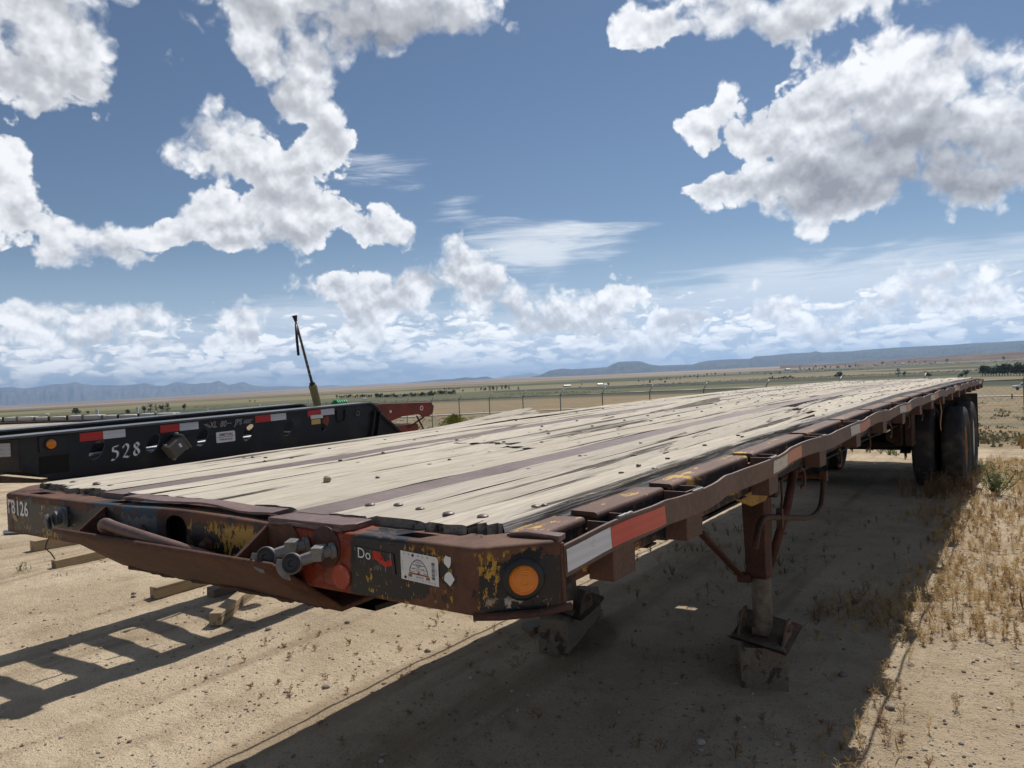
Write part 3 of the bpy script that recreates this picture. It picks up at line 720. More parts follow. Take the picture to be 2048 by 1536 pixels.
def _zf(x, y):
    b = .010*math.exp(-((x-.05)/.28)**2) if y < .05 else 0.        # beam is bowed up a little in the middle
    return ZT + zc(y) + b
xs_f = [-1.22+CH] + list(np.linspace(-1.0, 1.0, 21)) + [1.22-CH]
path = [(-1.22, .42), (-1.22, CH+.012), (-1.22+.008, CH-.008)] + [(-1.22+CH-.008, .008)] + [(x, 0) for x in xs_f] + [(1.22-CH+.014, .006), (1.22-CH+.028, .02)] + [(1.22-.012, CH-.012), (1.215, CH+.012)]
frontb = sweep(path, rail_profile(), 'front_beam', M['front'], flat, _zf)
cutters = [oval(.007, 1.306, .052, .043, -.05, .03).build('c', M['rust'])]
for (x0, x1) in ((-.98, -.86), (-.42, -.30), (.33, .42), (.84, .935)):
    poly = [(x0, .030), (x1-.02, .030), (x1, .075), (x0+.02, .075)]
    cutters.append(MB().prism(poly, lambda p, t: (p[0], p[1], t), 1.325, 1.40).build('c', M['rust']))
cut(frontb, cutters)
def flat_smooth(me):
    for p_ in me.polygons: p_.use_smooth = max(abs(p_.normal.x), abs(p_.normal.y), abs(p_.normal.z)) < .995
    me.set_sharp_from_angle(angle=math.radians(35))
flat_smooth(frontb.data)

# yellow/rust interior seen through the top slots, and a black sheet standing in for the shade behind the oval hole
for (x0, x1) in ((-1.0, -.84), (-.44, -.29), (.31, .44), (.82, .955)): MB().box(x0, x1, .028, .105, 1.290, 1.302).build('slot_floor', M['rust_yellow'], frontb)
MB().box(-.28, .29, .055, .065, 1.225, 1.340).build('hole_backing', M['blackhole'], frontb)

# right and left side rails (short lengths between the slots by each stake pocket)
POCK = [.4961, .9647, 1.7362, 2.5587, 3.3572, 4.2175, 5.0479, 5.9372, 6.7684, 7.6976, 8.6, 9.45, 10.3, 11.15, 12.0, 12.85, 13.5]
def side_path(sx):
    ys = [CH+.03 if sx > 0 else .42] + list(np.arange(.5, TL, .25)) + [TL]
    # outer web sits 6 cm inside the rub rail
    return [(sx*(1.140), y) for y in (ys if sx > 0 else ys[::-1])]
sr = sweep(side_path(1), [(u, w) for u, w in rail_profile()], 'side_rail', M['side'], flat, lambda x, y: ZT+zc(y)-.002)
sl = sweep(side_path(-1), [(u, w) for u, w in rail_profile()], 'side_rail', M['side'], flat, lambda x, y: ZT+zc(y)-.002)
cutters = []
for y in POCK:
    yy = y-.07
    poly = [(1.035, yy-.070), (1.155, yy-.045), (1.155, yy+.012), (1.035, yy+.020)]
    cutters.append(MB().prism(poly, lambda p, t: (p[0], p[1], t), ZT+zc(y)-.034, ZT+zc(y)+.05).build('c', M['rust']))
cut(sr, cutters)
flat_smooth(sr.data)
mb = MB()
for y in POCK: mb.box(1.045, 1.126, y-.17, y-.03, ZT+zc(y)-.080, ZT+zc(y)-.060)
mb.build('slot_floor', M['rust_yellow'], sr)['kind'] = 'stuff'
# welded joint plate where the corner meets the side rail
mb = MB(); mb.prism([(1.09, .118), (1.213, .135), (1.205, .175), (1.10, .178)], lambda p, t: (p[0], p[1], t), ZT-.004, ZT+.007)
mb.tube([(1.10, .118, ZT+.006), (1.14, .124, ZT+.010), (1.18, .129, ZT+.008), (1.212, .140, ZT+.004)], .006, 8)
mb.build('weld_plate', M['rust_top'], flat, smooth='angle')
MB().prism([(1.14, CH+.005), (1.217, CH+.005), (1.217, CH+.018), (1.14, CH+.018)], lambda p, t: (p[0], p[1], t), ZT-.148, ZT-.006).build('corner_end_plate', M['rust'], flat, bevel=.003)

# stake pockets: open-topped U channels
def pocket_mesh():
    mb = MB(); W, Dp, th = .118, .058, .006
    zb, zt = -.155, -.012
    mb.box(1.142, 1.152+Dp, -W, -W+th, zb, zt)
    mb.box(1.142, 1.152+Dp, -th, 0, zb, zt)
    mb.box(1.152+Dp-th, 1.152+Dp, -W+th, -th, zb, zt-.001)
    return mb
pk0 = None
for i, y in enumerate(POCK):
    if pk0 is None:
        pk0 = pocket_mesh().build('stake_pocket', M['pocket'], None, bevel=.0015)
        o = pk0
    else:
        o = pk0.copy(); COL.objects.link(o)
    o.parent = flat; o.location = (0, y-6.0+.012, ZT+zc(y)); o['_o'] = (0, 6.0, 0)
    o.rotation_euler = (0, 0, random.uniform(-.02, .02))

# rub rail: flat bar, dented in between the pockets
def rub_x(y):
    d = min(abs(y-.06-p) for p in POCK)
    return 1.2185 - .0065*smoothstep(.05, .26, d)*(.6+.7*abs(math.sin(y*2.1))) + .002*math.sin(y*9)
def rub_z(y):
    d = min(POCK, key=lambda p: abs(y-.06-p)); dd = y-.06-d
    return ZT+zc(y)-.013 + .004*math.sin(y*3.7)*smoothstep(.1, .5, y) - .004*math.cos(y*7.3) + .006*math.exp(-((dd-.13)/.06)**2)*(.3+.7*abs(math.sin(d*5)))
P = []; ys = list(np.arange(CH+.012, TL+.02, .035))
for y in ys:
    x = rub_x(y); z1 = rub_z(y); z0 = z1-.066-.002*math.sin(y*5)
    tw = .004*math.sin(y*2.7)
    P.append([(x-.004, y, z0), (x+.004+tw, y, z0), (x+.004, y, z1), (x-.004, y, z1), (x-.004, y, z0)])
mb = MB(); mb.grid(P); mb.add(P[0][:4], [(0, 1, 2, 3)]); mb.add(P[-1][:4], [(0, 1, 2, 3)])
mb.build('rub_rail', M['rub'], flat, smooth='angle')
# weld beads where the bar crosses each pocket
mb = MB()
for y in POCK[:8]:
    pts = [(rub_x(y-.09+k*.012)-.001, y-.09+k*.012, rub_z(y-.09+k*.012)+.001+.0015*random.random()) for k in range(7)]
    mb.tube(pts, .0045, 6)
mb.build('weld_bead', M['galv'], flat, smooth=True)['kind'] = 'stuff'
# left rub rail
P = [[(-1.222, y, ZT+zc(y)-.086), (-1.214, y, ZT+zc(y)-.086), (-1.214, y, ZT+zc(y)-.020), (-1.222, y, ZT+zc(y)-.020), (-1.222, y, ZT+zc(y)-.086)] for y in np.arange(.15, TL, .3)]
MB().grid(P).build('rub_rail', M['rub'], flat)

# reflective tape on the rub rail: (start, white end, red end)
def tape_strip(name, y0, y1, mat, z_top=-.009, hgt=.049):
    P = []
    for y in np.linspace(y0, y1, max(2, int((y1-y0)/.03))):
        x = rub_x(y)+.0058+.001*math.sin(y*2.7); z1 = rub_z(y)+z_top
        P.append([(x+.003*math.sin(y*2.7), y, z1-hgt), (x, y, z1)])
    return MB().grid(P).build(name, mat, flat, smooth=True)
for (a, b, c_, w, r_) in ((.150, .355, .660, 'tape_w', 'tape_r'), (1.665, 1.86, 2.10, 'tape_w2', 'tape_r2'), (3.05, 3.30, 3.62, 'tape_w2', 'tape_r2'), (4.75, 4.98, 5.25, 'tape_w2', 'tape_r2'), (6.55, 6.8, 7.1, 'tape_w2', 'tape_r2'), (8.7, 9.0, 9.3, 'tape_w2', 'tape_r2'), (12.6, 12.9, 13.2, 'tape_w2', 'tape_r2')):
    tape_strip('reflective_tape', a, b, M[w]); tape_strip('reflective_tape', b+.001, c_, M[r_])
mb = MB(); text_on(mb, 'DOT-C2', .010, lambda p: (rub_x(.26)+.0072, .255+p[0], rub_z(.26)-.034+p[1])); mb.build('tape_print', M['ink'], flat, fix=False)

# ---- deck strips and planks
ZD = 1.375
def deck_z(x, y): return ZD + zc(y) + .004*fbm(x*1.7, y*.6, 8., 3)
def strip(x0, x1, name):
    P = [[(x0, y, ZD+zc(y)-.025), (x0, y, ZD+zc(y)-.003), (x1, y, ZD+zc(y)-.003), (x1, y, ZD+zc(y)-.025)] for y in np.arange(.085, TL-.02, .2)]
    mb = MB(); mb.grid(P); mb.add(P[0], [(0, 1, 2, 3)]); return mb.build(name, M['rust_strip'], flat)
strip(.418, .545, 'deck_strip'); strip(-.560, -.432, 'deck_strip')

def plank(x0, x1, y0, y1, dz=lambda y, u: 0., rag0=.006, rag1=.006, name='plank', step=None, thick=.036, seed=None, sidem=None):
    """one weathered board: cupped, worn edges, split ragged ends"""
    sd = seed if seed is not None else random.random()*100
    L = y1-y0; ys = [y0]
    while ys[-1] < y1-.02:
        st = (.05 if ys[-1] < 1.6 else .10 if ys[-1] < 5 else .25) if step is None else step
        ys.append(min(y1, ys[-1]+st))
    nu = 9; us = [0, .06, .18, .34, .5, .66, .82, .94, 1.]
    P = []
    for i, y in enumerate(ys):
        row = []
        e0 = (1 if i == 0 else 0); e1 = (1 if i == len(ys)-1 else 0)
        for j, u in enumerate(us):
            w = .0018*fbm(sd+j*.0, y*1.7+(7 if u > .5 else 0), u*.6, 3)*(1 if u in (0, 1.) else .3)
            yy = y + e0*(rag0*fbm(sd*3+u*9, 1., 2., 3)*2 + rag0*.6*random.uniform(-1, 1)) + e1*(rag1*fbm(sd*5+u*9, 4., 2., 3)*2 + rag1*.8*random.uniform(-1, 1))
            edge = -.007*max(0, 1-min(u, 1-u)/.06)*(.55+.6*fbm(sd+11, y*1.3+(3 if u > .5 else 0), 0., 3))
            z = deck_z(x0+(x1-x0)*u, y) + edge - .0025*math.cos((u-.5)*math.pi)*(-1 if sd % 2 > 1 else 1) + .0035*fbm(sd, y*.8, 3., 3) + dz(y, u)
            z += .0015*fbm(sd+u*13, y*2.5, 6., 2)
            row.append((x0+(x1-x0)*u+w, yy, z))
        P.append(row)
    mb = MB(); mb.grid(P)
    m = len(us); n = len(ys); o = len(mb.v)
    zb = [[(p[0]+dxx, p[1], p[2]-thick) for p, dxx in ((r[0], -.007), (r[-1], .008 if x1 < 1.03 else .010))] for r in P]
    mb.cur = 2
    for s_, idx in ((0, 0), (1, m-1)):
        Q = [[P[i][idx], zb[i][s_]] for i in range(n)]; mb.grid(Q)
    mb.cur = 0
    mb.grid([[zb[i][0], zb[i][1]] for i in range(n)])
    mb.cur = 1
    for i in (0, n-1):
        top = P[i]; bot = [(p[0], p[1], p[2]-thick) for p in top]
        mb.grid([top, bot])
    o = mb.build(name, [M['deck'], M['deck_end'], sidem or (M['deck_edge'] if x1 > 1.03 or x0 < -1.08 else M['deck_gap'])], flat, smooth=False)
    me = o.data; sm = [mi == 0 for mi in mb.mi]; me.polygons.foreach_set('use_smooth', sm)
    return o
g = .0075
def lift(yc, amt, w, side=None):
    return lambda y, u: amt*math.exp(-((y-yc)/w)**2)*(1 if side is None else (u if side > 0 else 1-u))
END = TL-.02
# right-hand bay
plank(.547, .690-g, .095, 4.13, rag1=.035); plank(.547, .690-g, 4.50, 9.1, dz=lambda y, u: -.030*math.exp(-(y-4.5)/.35), rag0=.03); plank(.547, .690-g, 9.105, END)
plank(.692, .872-g, .105, 3.72, rag1=.03); plank(.692, .872-g, 4.02, END, dz=lambda y, u: -.026*math.exp(-(y-4.0)/.4), rag0=.03)
plank(.874, .995-g, .100, 3.30, rag1=.02, dz=lambda y, u: .012*math.exp(-((y-3.3)/.5)**2)); plank(.874, .995-g, 3.33, END, dz=lambda y, u: -.018*math.exp(-(y-3.33)/.5), rag0=.02)
plank(.997, 1.056, .135, 6.6, rag0=.02, dz=lambda y, u: .004); plank(.997, 1.056, 6.61, END)
# middle bay
plank(-.430, -.300-g, .100, 1.87, rag1=.012); plank(-.430, -.300-g, 1.895, 7.7, rag0=.03); plank(-.430, -.300-g, 7.71, END)
plank(-.298, -.150-g, .100, 1.62, rag1=.02); plank(-.298, -.150-g, 1.655, 4.95, dz=lambda y, u: .040*smoothstep(3.6, 4.95, y)+.006, rag0=.03, rag1=.006, sidem=M['deck']); plank(-.298, -.150-g, 5.02, END, dz=lambda y, u: -.008*math.exp(-(y-5)/.5))
plank(-.148, .040-g, .095, 1.64, rag1=.035); plank(-.148, .040-g, 1.735, 6.9, rag0=.045); plank(-.148, .040-g, 6.91, END)
plank(.042, .225-g, .100, 1.50, rag1=.035); plank(.042, .225-g, 1.585, 8.4, rag0=.04); plank(.042, .225-g, 8.41, END)
plank(.227, .416-g*.5, .105, 5.6); plank(.227, .416-g*.5, 5.61, END)
# left-hand bay
plank(-.720, -.562-g, .105, 6.2, rag0=.012); plank(-.720, -.562-g, 6.21, END)
plank(-.880, -.722-g, .110, 4.6, rag0=.02); plank(-.880, -.722-g, 4.63, END)
plank(-1.000, -.882-g, .120, 5.3, rag0=.02, dz=lift(3.1, .01, .5)); plank(-1.000, -.882-g, 5.31, END)
plank(-1.095, -1.002-g, .130, 3.52, rag0=.02, rag1=.02, dz=lambda y, u: .048*smoothstep(2.3, 3.52, y)*(1.2-u)); plank(-1.095, -1.002-g, 3.56, END, rag0=.02)
MB().box(.50, 1.03, 3.1, 4.75, 1.322, 1.330).build('light_block_plate', M['under'], flat)  # added dark plate, blocks sun that would fall through the broken boards
# loose splinters
mb = MB()
for _ in range(26):
    y = random.uniform(1.3, 5.2); x = random.choice((random.uniform(-.4, .3), random.uniform(.55, .9))); L = random.uniform(.05, .22)
    z = deck_z(x, y)+.004; a = random.gauss(0, .12)
    mb.add([(x-.006, y, z), (x+.006, y, z), (x+.004+L*math.sin(a), y+L, z+.003+random.random()*.012), (x+L*math.sin(a)-.003, y+L*.96, z+.012)], [(0, 1, 2, 3), (0, 3, 2, 1)])
mb.build('splinter', M['deck'], flat, fix=False)['kind'] = 'stuff'

# carriage bolts and nail heads in the planks
def bolt_mesh(r):
    return MB().lathe([(-.004, r), (.0, r), (.0022, r*.86), (.0042, r*.5), (.0048, r*.05)], (0, 0, 0), (0, 0, 1), 14)
b0 = None
BOLTS = [(.572, .216, .020), (.652, .241, .019), (.748, .219, .018), (.862, .195, .022), (.966, .196, .021), (1.016, .350, .018), (1.030, .368, .013), (-.95, .175, .02), (-.80, .185, .02), (-.66, .165, .019), (1.02, 1.05, .015), (.93, 1.12, .013), (.20, .62, .011), (.60, 1.30, .011), (.80, 1.36, .011), (-.70, .85, .012), (-.92, .95, .012), (-.36, 1.22, .012), (.12, 1.10, .011), (.64, 1.75, .011), (.98, 2.05, .012), (-.22, 2.3, .012)]
for (x, y, r) in BOLTS:
    if b0 is None: b0 = bolt_mesh(1.0/50).build('deck_bolt', plain('bolt_head', (.13, .10, .085), .5, metal=.3, var=.4, scale=200.), None, smooth='angle'); o = b0
    else: o = b0.copy(); COL.objects.link(o)
    o.parent = flat; o.location = (x, y-6.0, deck_z(x, y)+.0035); s_ = r*50*.68; o.scale = (s_, s_, .9); o.rotation_euler = (random.uniform(-.05, .05), random.uniform(-.05, .05), 0)
mb = MB()
for yk in np.arange(.95, TL-.3, .405):
    for x in (-.97, -.85, -.66, -.37, -.22, -.06, .13, .32, .61, .79, .93, 1.02):
        if random.random() < .75:
            xx = x+random.uniform(-.018, .018); yy = yk+random.uniform(-.03, .03)
            mb.lathe([(-.003, .009), (.0012, .009), (.0022, .005)], (xx, yy, deck_z(xx, yy)+.001), (0, 0, 1), 7)
mb.build('nail_head', M['rust_dark'], flat)['kind'] = 'stuff'
# bits of stone and bark left lying on the deck are small things of their own
def pebble_mb(c, r, sd=0, flatk=.7):
    bm = bmesh.new(); bmesh.ops.create_icosphere(bm, subdivisions=2, radius=r)
    for v in bm.verts:
        k = 1+.35*mnoise.noise(v.co/r*1.3+Vector((sd, sd*2, 0))); v.co *= k; v.co.z *= flatk
    mb = MB(); mb.add([tuple(v.co+Vector(c)) for v in bm.verts], [tuple(q.index for q in f.verts) for f in bm.faces]); bm.free(); return mb

# ---- front details
# top plates
mb = MB(); P = []
for x in np.linspace(-.33, .405, 16):
    w = .004*math.sin(x*17)+.004*fbm(x*5, 0, 1., 2); b = .010*math.exp(-((x-.05)/.3)**2)
    P.append([(x, .030, ZT+.012+b+w), (x, .030, ZT+.018+b+w), (x, .085, ZT+.022+b*.6+w*.5), (x, .085, ZT+.015+b*.6+w*.5), (x, .030, ZT+.012+b+w)])
mb.grid(P); mb.add(P[0][:4], [(0, 1, 2, 3)]); mb.add(P[-1][:4], [(0, 1, 2, 3)])
mb.build('top_cover_strip', M['rust_patina'], flat, smooth='angle')
mb = MB(); mb.prism([(.418, .004), (.69, .006), (.712, .03), (.705, .092), (.43, .096)], lambda p, t: (p[0], p[1], t), ZT+.001, ZT+.0165)
mb.tube([(.43, .004, ZT+.003), (.52, .003, ZT+.006), (.6, .004, ZT+.004), (.69, .006, ZT+.004)], .006, 7)
mb.build('top_plate', M['rust_patina'], flat, smooth='angle', bevel=.002)
# nose gussets and pickup plate with its turned-up lip
def gusset(x, yb, zb, name='gusset'):
    return MB().prism([(.0, ZT-.004), (yb, zb), (.0, 1.222)], lambda p, t: (t, p[0], p[1]), x-.006, x+.006).build(name, M['rust'], flat, bevel=.002)
gusset(-.385, -.098, 1.280); gusset(.416, -.106, 1.284)
P = []
for x in np.linspace(-.50, .565, 14):
    row = []
    for t_ in np.linspace(0, 1, 9):
        y = -.108 + .215*t_; z = 1.284 - .160*t_
        z += .004*math.sin(x*9)*t_
        row.append((x, y, z))
    for t_ in np.linspace(.1, 1, 5): row.append((x, .107+1.1*t_, 1.124-.004*t_))
    P.append(row)
mb = MB(); mb.grid(P); o = mb.build('pickup_plate', M['rust'], flat, smooth=True)
so = o.modifiers.new('Solid', 'SOLIDIFY'); so.thickness = .013; so.offset = -1
# rough weld and grease lump along the lower edge of the lip
mb = MB()
pts = []
for x in np.linspace(-.44, .52, 60): pts.append((x, .104+.003*math.sin(x*31), 1.130-.003*abs(math.sin(x*23))-.003*random.random()))
mb.tube(pts, [.004+.005*random.random() for _ in pts], 7)
mb.build('weld_grease', M['rust_dark'], flat, smooth=True)
# bent steel handle in front of the beam
def arc(c, r, a0, a1, ux, uy, n=8):
    return [Vector(c)+Vector(ux)*r*math.cos(a0+(a1-a0)*k/n)+Vector(uy)*r*math.sin(a0+(a1-a0)*k/n) for k in range(n+1)]
def at_y(px, py, y):
    r = pix_ray(px, py); t_ = (y-CAM.y)/r.y; return CAM+r*t_
h_top = [at_y(222, 1052, -.085), at_y(300, 1078, -.075), at_y(380, 1103, -.055), at_y(440, 1122, -.03), at_y(480, 1138, -.005)]
h_bot = [at_y(214, 1058, -.080), at_y(225, 1070, -.060), at_y(243, 1086, -.03), at_y(262, 1102, .0)]
pts = [h_bot[3], h_bot[2], h_bot[1], at_y(208, 1056, -.083), at_y(206, 1049, -.088), at_y(212, 1046, -.089)] + h_top
# smooth it
def smooth_path(p, it=2):
    p = [Vector(q) for q in p]
    for _ in range(it):
        q = [p[0]]
        for i in range(len(p)-1): q += [p[i]*.75+p[i+1]*.25, p[i]*.25+p[i+1]*.75]
        q.append(p[-1]); p = q
    return p
MB().tube(smooth_path(pts), .0165, 12).build('tow_handle', M['pipe'], flat, smooth=True)
# bolt studs on the blue patch and right of the hole
for (x, z) in ((-.165, 1.285), (.165, 1.278)):
    mb = MB(); mb.lathe([(0, .024), (.006, .024), (.008, .017), (.022, .017), (.024, .010), (.03, .009)], (x, .0, z), (0, -1, 0), 6); mb.build('bolt_stud', M['rust'], flat, bevel=.001)
# air-line couplings: elbow, round head with black seal, and the flange ear
def gladhand(x, z, parent):
    # stub out of the beam, elbow turned to the left, round head with the seal facing out
    base = Vector((x, 0, z)); d = Vector((-.42, -.90, -.10)).normalized(); K = .68
    mb = MB(); mb.lathe([(0, .020), (.010, .020), (.012, .013), (.04, .013)], base, d, 8)
    mb.obox(base+d*.040+Vector((.003, 0, .004)), .013, .017, .016, rz=.45, rx=.1)
    mb.tube(smooth_path([base+d*.03, base+d*.056+Vector((-.003, 0, -.003)), base+d*.080+Vector((-.012, 0, -.008))], 1), [.014]*7, 10)
    c = base+d*.090+Vector((-.016, 0, -.010)); ax = Vector((.42, -.88, .18)).normalized()
    mb.lathe([(-.020*K, .020*K), (-.012*K, .034*K), (.004*K, .037*K), (.010*K, .037*K), (.012*K, .034*K), (.008*K, .030*K), (.008*K, .0005)], c, ax, 24)
    side = ax.cross(Vector((0, 0, 1))).normalized(); up = side.cross(ax).normalized()
    pl = [(-.030, .012), (-.060, .014)] + [(math.cos(math.radians(185+k*13))*.064, math.sin(math.radians(185+k*13))*.058) for k in range(7)] + [(-.012, -.030)]
    mb.prism([(q[0]*K, q[1]*K) for q in pl], lambda p, t_: c - side*p[0] + up*p[1] + ax*t_, -.005, -.001)
    g_ = mb.build('air_coupling', M['alloy'], parent, smooth='angle', bevel=.001)
    mb = MB(); mb.lathe([(.007*K, .0335*K), (.015*K, .033*K), (.0175*K, .028*K), (.013*K, .022*K), (.013*K, .012*K), (.009*K, .010*K), (.009*K, .0005)], c, ax, 24)
    mb.build('seal_ring', M['seal'], g_, smooth='angle')
    return g_
gladhand(.575, 1.318, flat); gladhand(.668, 1.312, flat)
# round patches of rust and red where couplings were
for (x, z, r, mt) in ((.500, 1.318, .045, 'rust'), (.640, 1.318, .050, 'rust_red')):
    MB().lathe([(0, r), (.003, r), (.004, r*.96), (.0042, r*.1)], (x, .0, z), (0, -1, 0), 24).build('mount_ring', M[mt], flat, smooth='angle')
MB().lathe([(0, .030), (.005, .030), (.006, .026), (.0062, .001)], (.690, .0, 1.252), (0, -1, 0), 9).build('red_plug', plain('red_plug_paint', (.36, .055, .025), .6, dirt=(.5, .35, .3), dirt_amt=.5, scale=60), flat)
# electrical socket with hinged lid, left
mb = MB(); mb.lathe([(0, .030), (.008, .030), (.011, .024), (.028, .024), (.030, .026)], (-.655, 0, 1.300), (-.1, -1, -.05), 16); mb.box(-.690, -.622, -.007, 0, 1.266, 1.334)
e = mb.build('electrical_socket', M['grey_plug'] if 'grey_plug' in M else plain('socket_grey', (.075, .085, .095), .5, var=.2), flat, smooth='angle', bevel=.002)
MB().lathe([(0, .026), (.005, .027), (.010, .021), (.012, .002)], (-.672, -.038, 1.288), (-.55, -.8, -.1), 18).build('socket_lid', plain('lid_grey', (.10, .11, .12), .45, var=.15), e, smooth='angle')
mb = MB(); mb.tube([(-.80, .02, 1.222), (-.785, .0, 1.205), (-.79, -.005, 1.18), (-.76, .0, 1.165), (-.745, .005, 1.145)], .0022, 5); mb.build('loose_wire', M['seal'], flat, smooth=True)
# lettering FB126
mb = MB(); text_on(mb, '126', .072, lambda p: (-.963+p[0], -.0012, 1.303+p[1]), xscale=.92, bold=.0014); mb.build('fleet_number', M['decal_white'], flat, fix=False)
mb = MB(); text_on(mb, 'FB', .072, lambda p: (-1.046+p[0], -.0012, 1.305+p[1]), xscale=.80, bold=.0014); mb.build('fleet_number', M['decal_white'], flat, fix=False)
MB().prism([(-1.068, 1.306), (-1.060, 1.318), (-1.048, 1.322), (-1.043, 1.312), (-1.050, 1.303), (-1.060, 1.300)], lambda p, t_: (p[0], t_, p[1]), -.0022, -.0010).build('rust_chip', M['rust'], flat)
MB().prism([(-1.045, 1.288), (-1.010, 1.278), (-1.000, 1.262), (-1.010, 1.256), (-1.035, 1.266)], lambda p, t_: (p[0], t_, p[1]), -.0016, -.0008).build('paint_chip', plain('tan_chip', (.42, .29, .14), .7), flat)
# plate with scratched-off serial strip
def serial_mat():
    m, t, bs = mat_new('serial_strip'); c = coords(t)
    n = t.noise(t.vscale(c, (220, 1, 26)), 1., 3, .6); k = t.noise(c, 22, 4, .6)
    f = t.math('MULTIPLY', t.smooth(n, .56, .66), t.smooth(k, .35, .6))
    t.put(bs.inputs['Base Color'], t.mix(f, (.010, .011, .014), (.28, .27, .27))); bs.inputs['Roughness'].default_value = .5; return m
P = [(.738, 1.330), (.862, 1.322), (.866, 1.276), (.742, 1.286)]
MB().prism(P, lambda p, t_: (p[0], t_, p[1]), -.0022, -.0005).build('serial_strip', serial_mat(), flat)
mb = MB(); text_on(mb, 'Do', .034, lambda p: (.770+p[0], -.0030, 1.313+p[1]-.06*p[0])); mb.build('strip_lettering', M['decal_white'], flat, fix=False)
MB().prism([(.800, 1.324), (.822, 1.323), (.826, 1.306), (.840, 1.302), (.856, 1.310), (.858, 1.296), (.836, 1.290), (.820, 1.298), (.802, 1.306)], lambda p, t_: (p[0], t_, p[1]), -.0029, -.0023).build('red_scrawl', M['ink_red'], flat)
mb = MB(); text_on(mb, 'No', .028, lambda p: (.815+p[0], -.0036, 1.311+p[1])); text_on(mb, 't', .026, lambda p: (.846+p[0], -.0036, 1.302+p[1])); mb.build('strip_lettering', M['ink_red'], flat, fix=False)
# paper permit with a beehive on it
SX0, SX1, SZ0, SZ1 = .884, .992, 1.270, 1.333
tilt = -.055
def sp(u, v, lift=.0): return (SX0+(SX1-SX0)*u, -.0016-lift, SZ0+(SZ1-SZ0)*v + tilt*(SX1-SX0)*u)
permit = MB().prism([(0, 0), (1, 0), (1, .92), (.965, 1), (0, 1)], lambda p, t_: sp(p[0], p[1], t_), 0, .0008).build('paper_permit', M['paper'], flat)
mb = MB()
hive = [(.24, .30), (.245, .42), (.27, .52), (.31, .62), (.36, .70), (.42, .77), (.48, .79), (.54, .77), (.60, .70), (.65, .62), (.69, .52), (.715, .42), (.72, .30)]
def inkline(pts, r=.0007): mb.tube([sp(u, v, .0011) for u, v in pts], r, 5)
inkline(hive)
for k, (u0, u1, v) in enumerate(((.25, .37, .36), (.60, .71, .36), (.265, .38, .46), (.58, .69, .46), (.30, .66, .60), (.36, .60, .70), (.42, .54, .765), (.25, .71, .28))):
    inkline([(u0, v), ((u0+u1)/2, v-.025), (u1, v)], .0004)
for i, n in enumerate(('17', '18', '19', '20', '21', '22')):
    if i != 2: text_on(mb, n, .0055, lambda p, i=i: Vector(sp(.10+i*.125, .91-.0*i, .0012))+Vector((p[0], 0, p[1])))
for i in range(11):
    if i > 0: text_on(mb, str(i+2), .0050, lambda p, i=i: Vector(sp(.12+i*.078, .075, .0012))+Vector((p[0], 0, p[1])))
for (u, v) in ((.335, .905), (.115, .095)): mb.lathe([(0, .0034), (.0004, .0034)], sp(u, v, .0010), (0, -1, 0), 12)
for i in range(26):
    w_ = random.choice((.006, .010, .016)); v = .20+i*.023
    mb.prism([(.83, v), (.91, v), (.91, v+w_), (.83, v+w_)], lambda p, t_: sp(p[0], p[1], t_), .0009, .0012)
text_on(mb, '1R10163', .0062, lambda p: Vector(sp(.50, .175, .0012))+Vector((p[0], 0, p[1])))
text_on(mb, '1R10163', .0042, lambda p: Vector(sp(.945, .48, .0012))+Vector((-p[1], 0, p[0])))
text_on(mb, 'STATE OF UTAH', .0030, lambda p: Vector(sp(.055, .5, .0012))+Vector((-p[1], 0, p[0])))
for j, sx_ in enumerate(('TEMPORARY', 'PERMIT', 'DISPLAYED IN REAR', 'WINDOW')): text_on(mb, sx_, .0036, lambda p, j=j: Vector(sp(.48, .60-.07*j, .0012))+Vector((p[0], 0, p[1])))
mb.build('permit_print', M['ink'], permit, fix=False)
mb = MB()
for poly in ([(.20, .14), (.30, .14), (.30, .24), (.20, .24)], [(.67, .14), (.77, .14), (.77, .24), (.67, .24)], [(.20, .25), (.77, .25), (.72, .30), (.24, .30)], [(.45, .27), (.51, .27), (.51, .34), (.48, .37), (.45, .34)]):
    mb.prism(poly, lambda p, t_: sp(p[0], p[1], t_), .0009, .0011)
mb.build('permit_stand', M['ink_brown'], permit)
# torn remnants of older labels
for (x, z, s_) in ((1.018, 1.322, .016), (1.020, 1.285, .018)):
    pl = [(x+s_*math.cos(a)*random.uniform(.6, 1.05)*.8, z+s_*math.sin(a)*random.uniform(.6, 1.05)) for a in np.linspace(0, 2*math.pi, 10)[:-1]]
    MB().prism(pl, lambda p, t_: (p[0], t_, p[1]), -.0012, -.0006).build('label_remnant', M['decal_white'], flat)
# amber clearance lamp on the chamfer
fn = Vector((1, -1, 0)).normalized(); lc = Vector((1.22-CH*.46, CH*.54, 1.283))-fn*.004
lamp = MB().lathe([(-.004, .047), (.004, .047), (.009, .044), (.012, .038), (.013, .031)], lc, fn, 32).build('lamp_grommet', M['seal'], flat, smooth='angle')
MB().lathe([(.008, .0315), (.018, .0308), (.0205, .0295), (.0200, .0280), (.0222, .0265), (.0217, .0245), (.0236, .0225), (.0231, .0200), (.0246, .0175), (.0241, .0150), (.0252, .0125), (.0258, .009), (.0244, .0070), (.0244, .001)], lc, fn, 36).build('amber_lens', M['amber'], lamp, smooth='angle')
